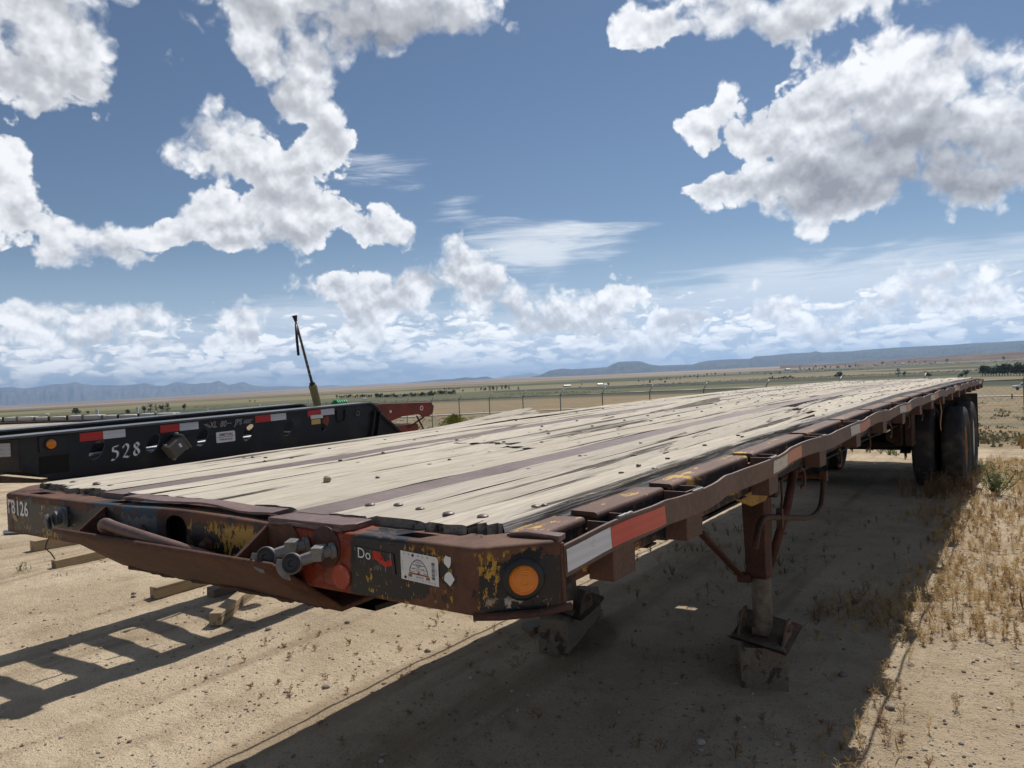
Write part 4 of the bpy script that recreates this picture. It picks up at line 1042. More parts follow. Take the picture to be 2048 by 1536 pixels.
# small dent mark beside the lamp
# bottom lip of the corner, bent out
mb = MB()
pp = [(1.22-CH-.005, -.004), (1.13, .022), (1.19, .082), (1.226, CH+.02)]
mb.grid([[(x, y, 1.222) for x, y in pp], [(x+.010, y-.012, 1.210) for x, y in pp], [(x-.02, y+.04, 1.206) for x, y in pp]])
o = mb.build('corner_lip', M['rust'], flat, smooth=True); so = o.modifiers.new('S', 'SOLIDIFY'); so.thickness = .006

# ---- underframe
mb = MB()
for sx in (-1, 1):
    x = .47*sx
    pass
def ibeam(x, parent):
    mb = MB(); P = []
    for y in (.25, 1.7, 2.2, 4, 7, 10, 13.4):
        z1 = ZT+zc(y)-.16; dep = .12 if y < 1.0 else (.20 if y < 2.0 else .34)
        z0 = z1-dep; b = .07
        P.append([(x-b, y, z0), (x+b, y, z0), (x+b, y, z0+.014), (x+.006, y, z0+.014), (x+.006, y, z1-.014), (x+b, y, z1-.014), (x+b, y, z1), (x-b, y, z1), (x-b, y, z1-.014), (x-.006, y, z1-.014), (x-.006, y, z0+.014), (x-b, y, z0+.014), (x-b, y, z0)])
    mb.grid(P); return mb.build('main_beam', M['under'], parent)
ibeam(-.47, flat); ibeam(.47, flat)
cm = None
for i, y in enumerate(np.arange(.75, TL-.15, .405)):
    z1 = ZT+zc(y)-.050
    if cm is None:
        mb = MB(); mb.box(-1.14, 1.14, -.003, .003, -.098, 0); mb.box(-1.14, 1.14, -.03, .03, -.104, -.0985); mb.box(-1.14, 1.14, -.03, .03, .0005, .005)
        cm = mb.build('cross_member', M['under']); o = cm
    else: o = cm.copy(); COL.objects.link(o)
    o.parent = flat; o.location = (0, y-6.0, z1)
# yellow-painted brace under the rail ahead of the leg
MB().prism([(1.62, 1.215), (2.35, 1.225), (2.30, 1.150), (2.16, 1.105), (1.98, 1.110), (1.80, 1.165)], lambda p, t_: (t_, p[0], p[1]), 1.02, 1.035).build('yellow_brace', M['rust_yellow'], flat, bevel=.003)
# rope hooks under the rail
hk = None
for y in (2.42, 3.20, 4.05, 4.88, 5.78, 6.6, 7.5):
    if hk is None:
        pts = [(0, -.05, .03)] + [(0, -.0 + .045*math.sin(a), -.045+.045*math.cos(a)) for a in np.linspace(0, math.pi*1.25, 12)]
        hk = MB().tube(pts, .007, 7).build('rope_hook', M['rust'], None, smooth=True); o = hk
    else: o = hk.copy(); COL.objects.link(o)
    o.parent = flat; o.location = (1.13, y-6.0, 1.195+zc(y))
# landing legs
LEGY = 2.92
def landing_leg(x, shoe_tilt):
    zb = .60
    mb = MB()
    P = []
    for (z, w, d_) in ((1.23, .060, .075), (.92, .058, .072), (.62, .053, .060), (.575, .056, .062), (.555, .050, .056)):
        P.append([(x-w, LEGY-d_, z), (x+w, LEGY-d_, z), (x+w+.012, LEGY-d_*.3, z), (x+w+.012, LEGY+d_*.3, z), (x+w, LEGY+d_, z), (x-w, LEGY+d_, z), (x-w, LEGY-d_, z)])
    mb.grid(P); mb.add(P[-1][:6], [(0, 1, 2, 3, 4, 5)])
    leg = mb.build('landing_leg', M['rust_red'], flat, bevel=.004)
    MB().lathe([(0, .048), (.01, .052), (.30, .052), (.33, .047)], (x+.008, LEGY, .255), (0, 0, 1), 20).build('inner_tube', rust_mat('leg_inner', base=(.19, .165, .125), dark=(.085, .07, .055), scale=16., rough=.7), leg, smooth='angle')
    # sand shoe: dished plate with two upright lugs and a pin
    sz = .235
    mb = MB(); c = Vector((x+.012, LEGY, sz))
    ca = shoe_tilt
    R = Matrix.Rotation(ca, 4, 'X') @ Matrix.Rotation(.17, 4, 'Y')
    def W(p): return c + (R @ Vector(p))
    V = [(-.150, -.120, 0), (.150, -.120, 0), (.150, .120, .0), (-.150, .120, .0), (-.162, -.165, .034), (.162, -.165, .034), (.162, .165, .034), (-.162, .165, .034)]
    vs = [W(p) for p in V]; vb = [W((p[0], p[1], p[2]-.010)) for p in V]
    fs = [(0, 1, 2, 3), (4, 5, 1, 0), (3, 2, 6, 7)]
    mb.add(vs, fs); mb.add(vb, [tuple(reversed(f)) for f in fs])
    for sx in (-1, 1):
        xx = sx*.118
        pl = [(-.085, .0), (.085, .0), (.035, .125), (-.010, .135), (-.035, .115)]
        mb.prism(pl, lambda p, t_: W((t_, p[0], p[1])), xx-.006, xx+.006)
        mb.lathe([(-.02, .022), (.02, .022), (.02, .014), (-.02, .014)], W((xx, .0, .085)), R @ Vector((1, 0, 0)), 14, close=True)
    mb.box(x-.04, x+.05, LEGY-.045, LEGY+.045, .245, .285)
    mb.build('sand_shoe', rust_mat('shoe_rust', base=(.17, .115, .085), dark=(.07, .045, .033), rough=.8), leg, bevel=.002)
    return leg
legR = landing_leg(.757, .16); legL = landing_leg(-.470, .14)
# braces, cross shaft, crank
be = at_y(1482, 1152, 2.86); bs_ = at_y(1400, 1064, 2.05)
mb = MB(); mb.tube([bs_, be], .022, 8, flat=.5); mb.obox(be+Vector((.02, 0, -.005)), .035, .022, .024); mb.build('leg_brace', M['rust_red'], legR, bevel=.002)
MB().tube([(-.60, 1.98, 1.13), (-.52, 2.46, .69)], .026, 8, flat=.5).build('leg_brace', M['rust_red'], legL)
MB().tube([(-.47, LEGY, 1.02), (.80, LEGY, 1.02)], .022, 10).build('cross_shaft', M['rust_dark'], flat, smooth=True)
MB().tube([(.92, 3.16, 1.20), (.87, 3.08, .90), (.800, 2.955, .60)], .024, 10).build('leg_strut', rust_mat('strut_rust', base=(.105, .04, .032), dark=(.05, .02, .016)), flat, smooth=True)
MB().lathe([(0, .040), (.05, .040), (.055, .03)], (.818, LEGY, 1.03), (1, 0, 0), 18).build('gear_box', M['rust_dark'], legR, smooth='angle')
def at_x(px, py, x):
    r = pix_ray(px, py); t_ = (x-CAM.x)/r.x; return CAM+r*t_
crank = smooth_path([at_x(1510, 1098, 1.00), at_x(1516, 1060, 1.0), at_x(1524, 1036, 1.0), at_x(1545, 1034, 1.0), at_x(1590, 1036, 1.0), at_x(1622, 1036, 1.0), at_x(1640, 1020, 1.0), at_x(1645, 990, 1.0), at_x(1647, 950, 1.0)], 2)
MB().tube(crank, .014, 10).build('crank_handle', M['rust_dark'], legR, smooth=True)
mb = MB(); a_ = at_x(1647, 952, 1.0); mb.tube([a_, a_+Vector((-.15, -.02, .0)), a_+Vector((-.45, -.12, .02))], .018, 8); mb.obox(a_, .02, .02, .03); mb.build('crank_shaft', M['rust'], legR)
b_ = at_x(1560, 1036, 1.0); mb = MB(); mb.tube([at_x(1562, 960, 1.0), at_x(1564, 1000, 1.0), b_], .006, 6); mb.obox(b_, .014, .014, .045); mb.build('crank_hanger', M['rust_dark'], legR)

# ---- running gear
AX = (10.35, 11.62); TR = .525
def tyre_profile(w, r):
    h = w/2
    return [(-h*.62, r*.60), (-h*.86, r*.66), (-h*.98, r*.76), (-h, r*.84), (-h*.93, r*.925), (-h*.84, r*.965), (-h*.78, r*.985), (-h*.74, r*.995), (-h*.4, r*1.0), (0, r*1.002), (h*.4, r*1.0), (h*.74, r*.995), (h*.78, r*.985), (h*.84, r*.965), (h*.93, r*.925), (h, r*.84), (h*.98, r*.76), (h*.86, r*.66), (h*.62, r*.60)]
def wheel(xc, y, side, rimmat, seed):
    """side=+1: disc faces +x"""
    w = .27
    rim = MB()
    rim.lathe([(-side*.10, TR*.615), (-side*.09, TR*.56), (side*.05, TR*.55), (side*.085, TR*.60), (side*.10, TR*.62), (side*.098, TR*.59), (side*.06, TR*.53), (side*.02, TR*.50), (-side*.01, TR*.36), (-side*.005, TR*.22), (side*.04, TR*.20), (side*.05, TR*.13), (side*.05, .001)], (xc, y, TR-.012), (1, 0, 0), 36)
    wh = rim.build('wheel', rimmat, flat, smooth='angle')
    mb = MB(); n = 72; prof = tyre_profile(w, TR); vs = []
    for (h, r) in prof:
        for k in range(n):
            a = 2*math.pi*k/n; rr = r
            # shoulder lugs
            if .95*TR < r < .99*TR and k % 2: rr = r-.008
            p = Vector((xc+h, y+math.sin(a)*rr, TR-.012+math.cos(a)*rr))
            if p.z < .004: p.z = .004+(p.z-.004)*.1; p.x += math.copysign(.006, h)
            vs.append(p)
    m = len(prof)
    mb.add(vs, [(i*n+k, i*n+(k+1) % n, (i+1)*n+(k+1) % n, (i+1)*n+k) for i in range(m-1) for k in range(n)])
    mb.build('tyre', M['rubber'], wh, smooth=True)
    if side > 0:
        mb = MB()
        for k in range(10):
            a = 2*math.pi*k/10; mb.lathe([(0, .013), (.02, .013), (.022, .008)], (xc+.01, y+math.sin(a)*TR*.29, TR-.012+math.cos(a)*TR*.29), (1, 0, 0), 6)
        mb.build('wheel_nut', M['rust_dark'], wh)['kind'] = 'stuff'
    return wh
for i, y in enumerate(AX):
    rm = M['rim_orange'] if i == 0 else M['rim_white']
    wheel(1.075, y, 1, rm, i); wheel(.735, y, -1, M['under'], i); wheel(-1.075, y, -1, rm, i); wheel(-.735, y, 1, M['rust_dark'], i)
    MB().tube([(-1.05, y, TR-.01), (1.05, y, TR-.01)], .065, 12).build('axle', M['under'], flat, smooth=True)
    for sx in (-1, 1):
        MB().tube([(sx*.36, y-.12, TR+.10), (sx*.36, y-.28, TR+.14)], [.085, .085], 16).build('brake_chamber', plain('brake_can', (.07, .055, .042), .7, var=.3), flat, smooth='angle', bevel=.006)
        MB().box(sx*.47-.06, sx*.47+.06, y-.07, y+.07, TR-.11, TR-.075).build('spring_seat', M['under'], flat)
        mb = MB()
        for k in range(5): mb.prism([(y-.52+k*.05, TR+.02+k*.013+.10), (y, TR-.0755+k*.013), (y+.52-k*.05, TR+.02+k*.013+.10), (y+.52-k*.05, TR+.032+k*.013+.10), (y, TR-.063+k*.013), (y-.52+k*.05, TR+.032+k*.013+.10)], lambda p, t_: (t_, p[0], p[1]), sx*.47-.04, sx*.47+.04)
        mb.build('leaf_spring', M['under'], flat)
        mb = MB(); mb.tube([(sx*.47, y-.06, TR-.07), (sx*.47, y-.06, TR-.20)], [.012, .006], 6); mb.tube([(sx*.47, y+.06, TR-.07), (sx*.47, y+.06, TR-.19)], [.012, .006], 6); mb.build('spring_bolt', M['under'], flat)
for sx in (-1, 1):
    for y in (AX[0]-.62, (AX[0]+AX[1])/2, AX[1]+.62):
        MB().prism([(y-.15, 1.0), (y+.15, 1.0), (y+.07, .58), (y-.07, .58)], lambda p, t_: (t_, p[0], p[1]), sx*.47-.05, sx*.47+.05).build('spring_hanger', M['rust_dark'], flat, bevel=.004)
    MB().prism([(sx*.60, .30), (sx*1.20, .30), (sx*1.20, 1.12), (sx*.60, 1.12)], lambda p, t_: (p[0], t_, p[1]), AX[1]+.78, AX[1]+.79).build('mud_flap', M['rubber'], flat)
MB().lathe([(0, .02), (.03, .14), (.75, .14), (.78, .02)], (-.35, 8.9, .92), (1, 0, 0), 20).build('air_tank', M['under'], flat, smooth='angle')
MB().prism([(9.25, .62), (9.55, .62), (9.55, 1.02), (9.25, 1.02)], lambda p, t_: (t_, p[0], p[1]), .62, .70).build('side_bracket', M['rust_dark'], flat, bevel=.004)
# strap hanging from the rail ahead of the wheels
MB().tube([(1.18, 7.60, 1.27), (1.19, 7.60, 1.14), (1.175, 7.60, 1.02), (1.18, 7.60, .96)], .020, 6, flat=.2).build('hanging_strap', plain('strap_yellow', (.42, .24, .06), .7), flat)
MB().box(-1.2, 1.2, TL, TL+.03, ZT-.20, ZT-.05).build('rear_beam', M['rust'], flat, bevel=.003)

def at_z(px, py, z):
    r = pix_ray(px, py); return CAM + r*((z-CAM.z)/r.z)
def at_d(px, py, depth):
    r = pix_ray(px, py); return CAM + r*(depth/r.dot(_fw))

# ================================================================== LOWBOY WITH BLACK GOOSENECK
XN = -2.770
goose = thing('gooseneck_trailer', 'black gooseneck trailer numbered 528, with oval holes along its side beam', 'trailer', (-3.3, 2.4, 0))
def gz(y): return 1.486+.0150*(y-.84)
GB = 1.205
def round_end(y1=3.62):
    pts = [(.74, gz(.74)-.012), (y1-.14, gz(y1-.14)-.012)]
    for k in range(1, 7):
        a = math.radians(k*11); pts.append((y1-.14+.16*math.sin(a), gz(y1)-.012-.16*(1-math.cos(a))))
    pts += [(3.90, 1.22), (4.16, .80), (4.30, .55), (4.10, .50), (3.75, .95), (3.55, GB), (.92, GB), (.74, 1.29)]
    return pts
def web(x, parent, holes=True, name='side_beam'):
    poly = round_end()
    o = MB().prism(poly, lambda p, t: (t, p[0], p[1]), x-.012, x).build(name, M['blk_paint'], parent)
    if holes:
        cs = []
        for y in (1.180, 1.545, 1.905, 2.285, 2.650, 3.020):
            pl = []
            for k in range(20):
                a = 2*math.pi*k/20
                u = .042*math.cos(a); v = .060*math.copysign(abs(math.sin(a))**.8, math.sin(a)); pl.append((y+u+v*.45, 1.356+(y-1.2)*.012+v))
            cs.append(MB().prism(pl, lambda p, t: (t, p[0], p[1]), x-.05, x+.05).build('c', M['rust']))
        cut(o, cs)
    return o
nb = web(XN, goose)
fb = web(-3.735, goose)
def flange(x0, x1, y0, y1, parent, mat, name='top_flange'):
    P = []
    ys = list(np.linspace(y0, y1-.14, 8)) ; pts = [(y, gz(y)) for y in ys]
    for k in range(1, 7):
        a = math.radians(k*11); pts.append((y1-.14+.17*math.sin(a), gz(y1)-.17*(1-math.cos(a))))
    pts += [(3.915, 1.225), (4.17, .805)]
    P = [[(x0, y, z), (x1, y, z), (x1, y, z-.013), (x0, y, z-.013), (x0, y, z)] for y, z in pts]
    return MB().grid(P).build(name, mat, parent, bevel=.002)
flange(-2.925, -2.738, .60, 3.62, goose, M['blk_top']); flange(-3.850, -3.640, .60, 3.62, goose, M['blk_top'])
for x0, x1 in ((-2.92, -2.735), (-3.84, -3.65)):
    MB().box(x0, x1, .90, 3.56, GB-.014, GB-.0005).build('bottom_flange', M['blk_paint'], goose, bevel=.002)
for y in (.98, 1.36, 1.725, 2.09, 2.455, 2.82, 3.19):
    MB().box(-3.725, -2.784, y-.062, y+.062, 1.212, 1.292).build('cross_tube', M['blk_paint'], goose, bevel=.008)
for y in (1.15, 1.55, 1.90, 2.30):
    MB().tube([(-3.1, y, 1.30), (-3.1, y+.36, 1.315)], .010, 6).build('air_line', M['decal_white'], goose, smooth=True)
# nose: angled front face with worn grey plate, and sloping underplate
mb = MB(); mb.prism([(XN-.002, .742), (-2.86, .52), (-3.65, .52), (-3.735, .742), (-3.735, .755), (XN-.002, .755)], lambda p, t: (p[0], p[1], t), 1.275, gz(.6)-.016)
mb.build('nose_plate', plain('nose_black', (.03, .026, .022), .55, var=.4, dirt=(.12, .07, .045), dirt_amt=.5), goose, bevel=.004)
nn = Vector((.925, -.38, 0)).normalized(); tg = Vector((-.38, -.925, 0)).normalized()
a0 = Vector((XN-.02, .705, 0))+nn*.012
MB().add([(a0.x, a0.y, 1.445), (a0.x+tg.x*.14, a0.y+tg.y*.14, 1.448), (a0.x+tg.x*.14, a0.y+tg.y*.14, 1.372), (a0.x, a0.y, 1.368)], [(0, 1, 2, 3)]).build('reflector_patch', M['tape_w2'], goose)
MB().prism([(.60, 1.272), (.92, GB-.002), (.92, GB-.016), (.50, 1.245)], lambda p, t: (t, p[0], p[1]), -3.75, -2.75).build('under_plate', rust_mat('under_plate_rust', base=(.085, .055, .03), dark=(.04, .028, .018)), goose, bevel=.003)
# tapes, four pairs of red and white
for (r0, m_, w1, zt) in ((158, 205, 250, None), (320, 359, 397, None), (511, 542, 573, None), (616, 643, 670, None)):
    y0 = at_x(r0, 860, XN).y; y1 = at_x(m_, 860, XN).y; y2 = at_x(w1, 860, XN).y
    for a, b, mt in ((y0, y1, 'tape_r'), (y1+.001, y2, 'tape_w')):
        MB().add([(XN+.003, a, gz(a)-.022), (XN+.003, b, gz(b)-.022), (XN+.003, b, gz(b)-.073), (XN+.003, a, gz(a)-.073)], [(0, 1, 2, 3)]).build('reflective_tape', M[mt], goose)
MB().box(XN, XN+.012, .845, 1.00, 1.375, 1.468).build('lamp_plate', M['blk_paint'], goose, bevel=.003)
lm = MB().lathe([(0, .036), (.008, .035), (.010, .030)], (XN+.012, .905, 1.420), (1, 0, 0), 20).build('lamp_bezel', M['seal'], goose, smooth='angle')
MB().lathe([(.008, .028), (.016, .027), (.022, .018), (.024, .001)], (XN+.012, .905, 1.420), (1, 0, 0), 20).build('amber_lens', M['amber'], lm, smooth='angle')
MB().box(XN-.01, XN+.004, .845, 1.01, 1.245, 1.350).build('black_hole_patch', M['blackhole'], goose)  # black patch stands in for the shade inside an open hole
# number 528 in calligraphic strokes
def nib(paths, w, fn, name, mat, parent, ang=.55, off=0.):
    mb = MB(); nv = Vector((math.cos(ang), math.sin(ang)))*w/2
    for pth in paths:
        p = [Vector(q) for q in smooth_path([(a, b, 0) for a, b in pth], 2)]
        V = []
        for q in p: V.append([fn((q.x-nv.x, q.y-nv.y)), fn((q.x+nv.x, q.y+nv.y))])
        mb.grid(V)
    return mb.build(name, mat, parent, fix=False)
D5 = [[(.12, .92), (.62, .98), (.72, 1.05)], [(.14, .92), (.10, .58), (.30, .62), (.55, .52), (.58, .28), (.40, .02), (.10, -.08), (-.05, -.02)]]
D2 = [[(.08, .74), (.16, .96), (.45, 1.02), (.62, .82), (.50, .52), (.20, .18), (.05, .0), (.30, .06), (.55, -.04), (.74, .10)]]
D8 = [[(.62, .86), (.40, 1.02), (.16, .88), (.20, .66), (.52, .46), (.64, .20), (.40, -.02), (.12, .08), (.10, .32), (.34, .54), (.58, .72), (.62, .86)]]
hh = .082
for dx, dz, mt, pre in ((.006, -.005, M['blk_top'], 0), (0, 0, M['decal_white'], .0008)):
    for i, Dg in enumerate((D5, D2, D8)):
        nib(Dg, .23, lambda p, i=i: (XN+.0022+pre, 1.268+dx+i*.068+p[0]*.066, 1.288+dz+i*.004+p[1]*hh), 'fleet_number', mt, goose)
# model lettering with speed lines
grey_ = plain('grey_vinyl', (.30, .30, .31), .5, var=.1)
mb = MB(); yl = 2.105; zl = 1.447
text_on(mb, 'XL', .060, lambda p: (XN+.0022, yl-.115+p[0], zl+p[1]), shear=.3, bold=.001, xscale=.8); mb.build('model_lettering', grey_, goose, fix=False)
mb = MB(); text_on(mb, '80', .060, lambda p: (XN+.0022, yl-.035+p[0], zl+p[1]), shear=.3, bold=.001, xscale=.85); mb.build('model_lettering', grey_, goose, fix=False)
mb = MB(); text_on(mb, 'JPS', .058, lambda p: (XN+.0022, yl+.090+p[0], zl+.004+p[1]), shear=.3, bold=.001, xscale=.85); mb.build('model_lettering', grey_, goose, fix=False)
for k, (s0, s1, v) in enumerate(((-.185, -.15, .006), (-.175, -.14, -.004), (-.16, -.13, -.014), (.0, .035, .0), (.145, .215, .012), (.14, .205, .002), (.135, .195, -.008))):
    MB().add([(XN+.0024, yl+s0, zl+v), (XN+.0024, yl+s1, zl+v), (XN+.0024, yl+s1, zl+v+.005), (XN+.0024, yl+s0, zl+v+.005)], [(0, 1, 2, 3)]).build('speed_line', grey_, goose)
# dealer sticker
MB().prism([(2.012, 1.322), (2.018, 1.316), (2.160, 1.318), (2.166, 1.324), (2.166, 1.388), (2.160, 1.394), (2.018, 1.392), (2.012, 1.386)], lambda p, t: (t, p[0], p[1]), XN+.0005, XN+.002).build('dealer_sticker', M['decal_white'], goose)
mb = MB(); text_on(mb, 'AMSTON', .027, lambda p: (XN+.0028, 2.089+p[0], 1.371+p[1]), bold=.0006); mb.build('sticker_lettering', M['ink'], goose, fix=False)
mb = MB(); text_on(mb, 'TRAILER SALES', .0165, lambda p: (XN+.0028, 2.089+p[0], 1.337+p[1]), bold=.0004); mb.build('sticker_lettering', M['ink'], goose, fix=False)
MB().add([(XN+.0028, 2.02, 1.352), (XN+.0028, 2.158, 1.354), (XN+.0028, 2.158, 1.358), (XN+.0028, 2.02, 1.356)], [(0, 1, 2, 3)]).build('sticker_line', M['ink_red'], goose)
# tilted grey control box with cover flange and knobs
c = Vector((XN+.055, 1.665, 1.325)); mb = MB(); mb.obox(c, .05, .060, .046, rx=.62); bx = mb.build('control_box', M['grey_box'], goose, bevel=.004)
Rb = Matrix.Rotation(.62, 4, 'X')
mb = MB(); mb.obox(c+(Rb @ Vector((0, .064, 0))), .056, .006, .056, rx=.62); mb.build('box_cover', M['grey_box'], bx, bevel=.002)
MB().obox(c+(Rb @ Vector((.0508, .012, .006))), .0012, .008, .014, rx=.62).build('box_label', M['decal_white'], bx)
for q in ((.0, -.05, .055), (.0, -.055, -.055), (.0, .055, -.058), (.0, .06, .065)):
    p = c+(Rb @ Vector(q)); MB().lathe([(-.01, .010), (.012, .010), (.016, .004)], p, (1, 0, 0), 10).build('box_knob', M['alloy'], bx, smooth='angle')
MB().lathe([(0, .050), (.006, .048), (.0065, .001)], (XN+.0, 1.815, 1.345), (1, 0, 0), 20).build('round_cover', plain('dull_black', (.018, .018, .02), .7), goose)
# small plates, hook slot, ring
MB().box(XN, XN+.010, 2.865, 2.990, 1.425, 1.455).build('work_lamp', M['white_paint'], goose, bevel=.003)
MB().box(XN, XN+.004, 2.875, 2.965, 1.380, 1.420).build('warning_label', M['gold_lbl'], goose)
mb = MB(); pts = [(XN+.006, 3.145, 1.475)] + [(XN+.006, 3.190-.045*math.cos(a), 1.415-.035*math.sin(a)) for a in np.linspace(0, math.pi, 9)] + [(XN+.006, 3.235, 1.475)]
mb.tube(pts, .009, 7); mb.build('tie_loop', rust_mat('loop_rust', base=(.05, .035, .03), dark=(.02, .016, .015)), goose, smooth=True)
mb = MB(); mb.tube([(XN+.006, 3.377+.018*math.cos(a), 1.437+.018*math.sin(a)) for a in np.linspace(0, 2*math.pi, 15)], .005, 7); mb.build('tie_ring', M['alloy'], goose, smooth=True)
for y in (3.56, 3.63): MB().prism([(y, 1.45), (y+.012, 1.45), (y-.10, 1.00), (y-.112, 1.00)], lambda p, t: (t, p[0], p[1]), XN, XN+.03).build('stiffener', M['blk_paint'], goose)
# low deck behind the neck, with kerb beams
p0 = at_x(800, 848, -3.0)
MB().box(-4.25, -2.55, 4.15, 10.2, .50, .72).build('low_deck', M['blk_paint'], goose, bevel=.01)
# old board lying across the neck
bo = MB(); bo.obox((-3.28, 1.40, 1.395), .34, .075, .018, rz=.12, rx=.03); o = bo.build('loose_board', M['timber_grey'], None, bevel=.003); rebase(o, (-3.28, 1.40, 1.377)); tag(o, 'short grey board lying across the black gooseneck frame', 'board')
# leaning pole with a strap hanging from its tip
pb = at_x(641, 830, -3.66); pt = at_x(625, 770, -3.66); ptop = at_x(591, 640, -3.66); pend = at_x(589, 631, -3.66)
pole = thing('leaning_pole', 'leaning thin pole in an olive sleeve with a black strap hanging from its tip', 'pole', tuple(pb))
MB().tube([pb, pt], [.039, .039], 14).build('sleeve', M['olive_sleeve'], pole, smooth='angle', bevel=.004)
MB().tube([pt, pt+(ptop-pt)*.04], [.031, .024], 12).build('sleeve_cap', M['seal'], pole, smooth='angle')
MB().tube([pt, ptop], [.0135, .0115], 10).build('rod', M['rod'], pole, smooth=True)
dirp = (ptop-pt)
mb = MB()
for k in range(4):
    q = pt+dirp*(.17+.075*k); mb.lathe([(0, .0045), (.002, .0045)], q+Vector((.012, -.004, 0)), (1, -.3, 0), 8)
mb.build('rod_hole', M['decal_white'], pole)['kind'] = 'stuff'
MB().tube([ptop-dirp*.02, pend], [.013, .026], 10).build('tip_cap', M['seal'], pole, smooth='angle')
st0 = at_x(592, 648, -3.655); st1 = at_x(597, 711, -3.655)
MB().tube([st0, st0*.5+st1*.5+Vector((0, -.004, 0)), st1], .016, 8, flat=.45).build('strap', M['seal'], pole, smooth=True)
# green coiled air hose on the neck
hc = at_x(676, 807, -3.3); mb = MB(); pts = []
for k in range(90):
    a = k/89*2*math.pi*5; pts.append(hc+Vector((.050*math.cos(a)+.02, -.055+.13*k/89, .043*math.sin(a)-.015)))
mb.tube(pts, .0095, 7); o = mb.build('coiled_hose', M['green'], None, smooth=True); rebase(o, tuple(hc)); tag(o, 'bright green coiled air hose lying on the black gooseneck', 'hose')

# ================================================================== trailers behind
A_ = at_z(-70, 848.5, .95); B_ = at_z(470, 828.5, .95)
ab = (B_-A_); ab.z = 0; LT = ab.length; ab.normalize(); nb_ = Vector((ab.y, -ab.x, 0))
if nb_.dot(CAM-A_) < 0: nb_ = -nb_
def LW(u, v, z): q = A_+ab*u+nb_*v; return (q.x, q.y, z)
def lbox(u0, u1, v0, v1, z0, z1): return MB().add([LW(*q) for q in ((u0,v0,z0),(u1,v0,z0),(u1,v1,z0),(u0,v1,z0),(u0,v0,z1),(u1,v0,z1),(u1,v1,z1),(u0,v1,z1))], [(0,3,2,1),(4,5,6,7),(0,1,5,4),(1,2,6,5),(2,3,7,6),(3,0,4,7)])
pt_ = thing('plank_trailer', 'low trailer with a pale plank deck and rusty edge rail behind the black gooseneck', 'trailer', tuple(A_-Vector((0, 0, .95))))
for k in range(13):
    v = .12+k*.245; mb = MB(); P = []
    for u in np.linspace(0, LT, 16): P.append([LW(u, v, .86), LW(u, v+.004, .90+.004*fbm(v*3, u*.7, 2.)), LW(u, v+.232, .90+.004*fbm(v*3, u*.7, 5.)), LW(u, v+.236, .86)])
    mb.grid(P); mb.build('plank', M['deck'], pt_)
lbox(0, LT, -.06, .10, .78, .955).build('edge_rail', M['rust_dark'], pt_, bevel=.004)
lbox(0, LT, 3.32, 3.42, .70, .90).build('edge_rail', M['rust_dark'], pt_, bevel=.004)
for u in (1.5, LT*.5, LT-1.5): lbox(u, u+.3, .4, 3.0, -.2, .78).build('support_beam', M['under'], pt_)
A2 = at_z(-40, 836, 1.0); B2 = at_z(445, 823, 1.0); A_ = A2; ab = B2-A2; ab.z = 0; LT = ab.length; ab.normalize(); nb_ = Vector((ab.y, -ab.x, 0))
if nb_.dot(CAM-A_) < 0: nb_ = -nb_
pr = thing('pipe_rack_trailer', 'row of pale strapped beams on a low frame beyond the plank trailer', 'trailer', (A2.x, A2.y, terr(A2.x, A2.y)))
nbm = 7
for k in range(nbm):
    ua = LT*k/nbm+.04; ub = LT*(k+1)/nbm-.04
    lbox(ua, ub, 0, .30, .86, .99+.02*(k % 2)).build('pale_beam', plain('pale_canvas_%d' % k, (.60-.03*(k % 3), .57-.03*(k % 3), .50-.03*(k % 3)), .8, var=.15), pr, bevel=.03)
    for q in (.03, .5):
        uu = ua+(ub-ua)*q; lbox(uu, uu+.07, -.02, .32, .84, 1.00+.02*(k % 2)).build('strap_band', M['rust_dark'] if (k+int(q*2)) % 2 else M['timber_grey'], pr)
lbox(0, LT, -.1, .5, .70, .855).build('frame', M['rust_dark'], pr)
for u in (.8, LT*.5, LT-.8): lbox(u, u+.25, 0, .4, -1., .70).build('stand', M['rust_dark'], pr)
# red trailer nose
XR = -6.3
red = thing('red_trailer', 'red steel trailer end with a round white-rimmed reflector, behind the black gooseneck', 'trailer', (XR, at_x(820, 830, XR).y, 0))
def rp(px, py): q = at_x(px, py, XR); return (q.y, q.z)
poly = [rp(640, 822), rp(700, 812), rp(770, 807), rp(862, 804), rp(868, 812), rp(866, 826), rp(858, 833), rp(846, 833), rp(838, 828), rp(805, 833), rp(770, 848), rp(700, 856), rp(640, 860)]
MB().prism(poly, lambda p, t: (t, p[0], p[1]), XR-.03, XR).build('side_beam', M['red_paint'], red, bevel=.006)
MB().prism(poly, lambda p, t: (t, p[0], p[1]), XR-1.25, XR-1.22).build('side_beam', M['red_paint'], red)
ya, yb = rp(640, 822)[0], rp(862, 804)[0]
MB().box(XR-1.22, XR-.03, ya, yb, rp(862, 806)[1]-.05, rp(862, 806)[1]-.02).build('deck_plate', M['timber'], red)
q = rp(843, 816); MB().lathe([(0, .040), (.004, .040), (.005, .028)], (XR, q[0], q[1]), (1, 0, 0), 18).build('reflector_rim', M['decal_white'], red); MB().lathe([(.0045, .026), (.008, .024), (.009, .001)], (XR, q[0], q[1]), (1, 0, 0), 16).build('reflector', M['tape_r'], red)
q = rp(781, 823); MB().box(XR+.001, XR+.004, q[0]-.02, q[0]+.02, q[1]-.02, q[1]+.02).build('side_label', M['decal_white'], red)
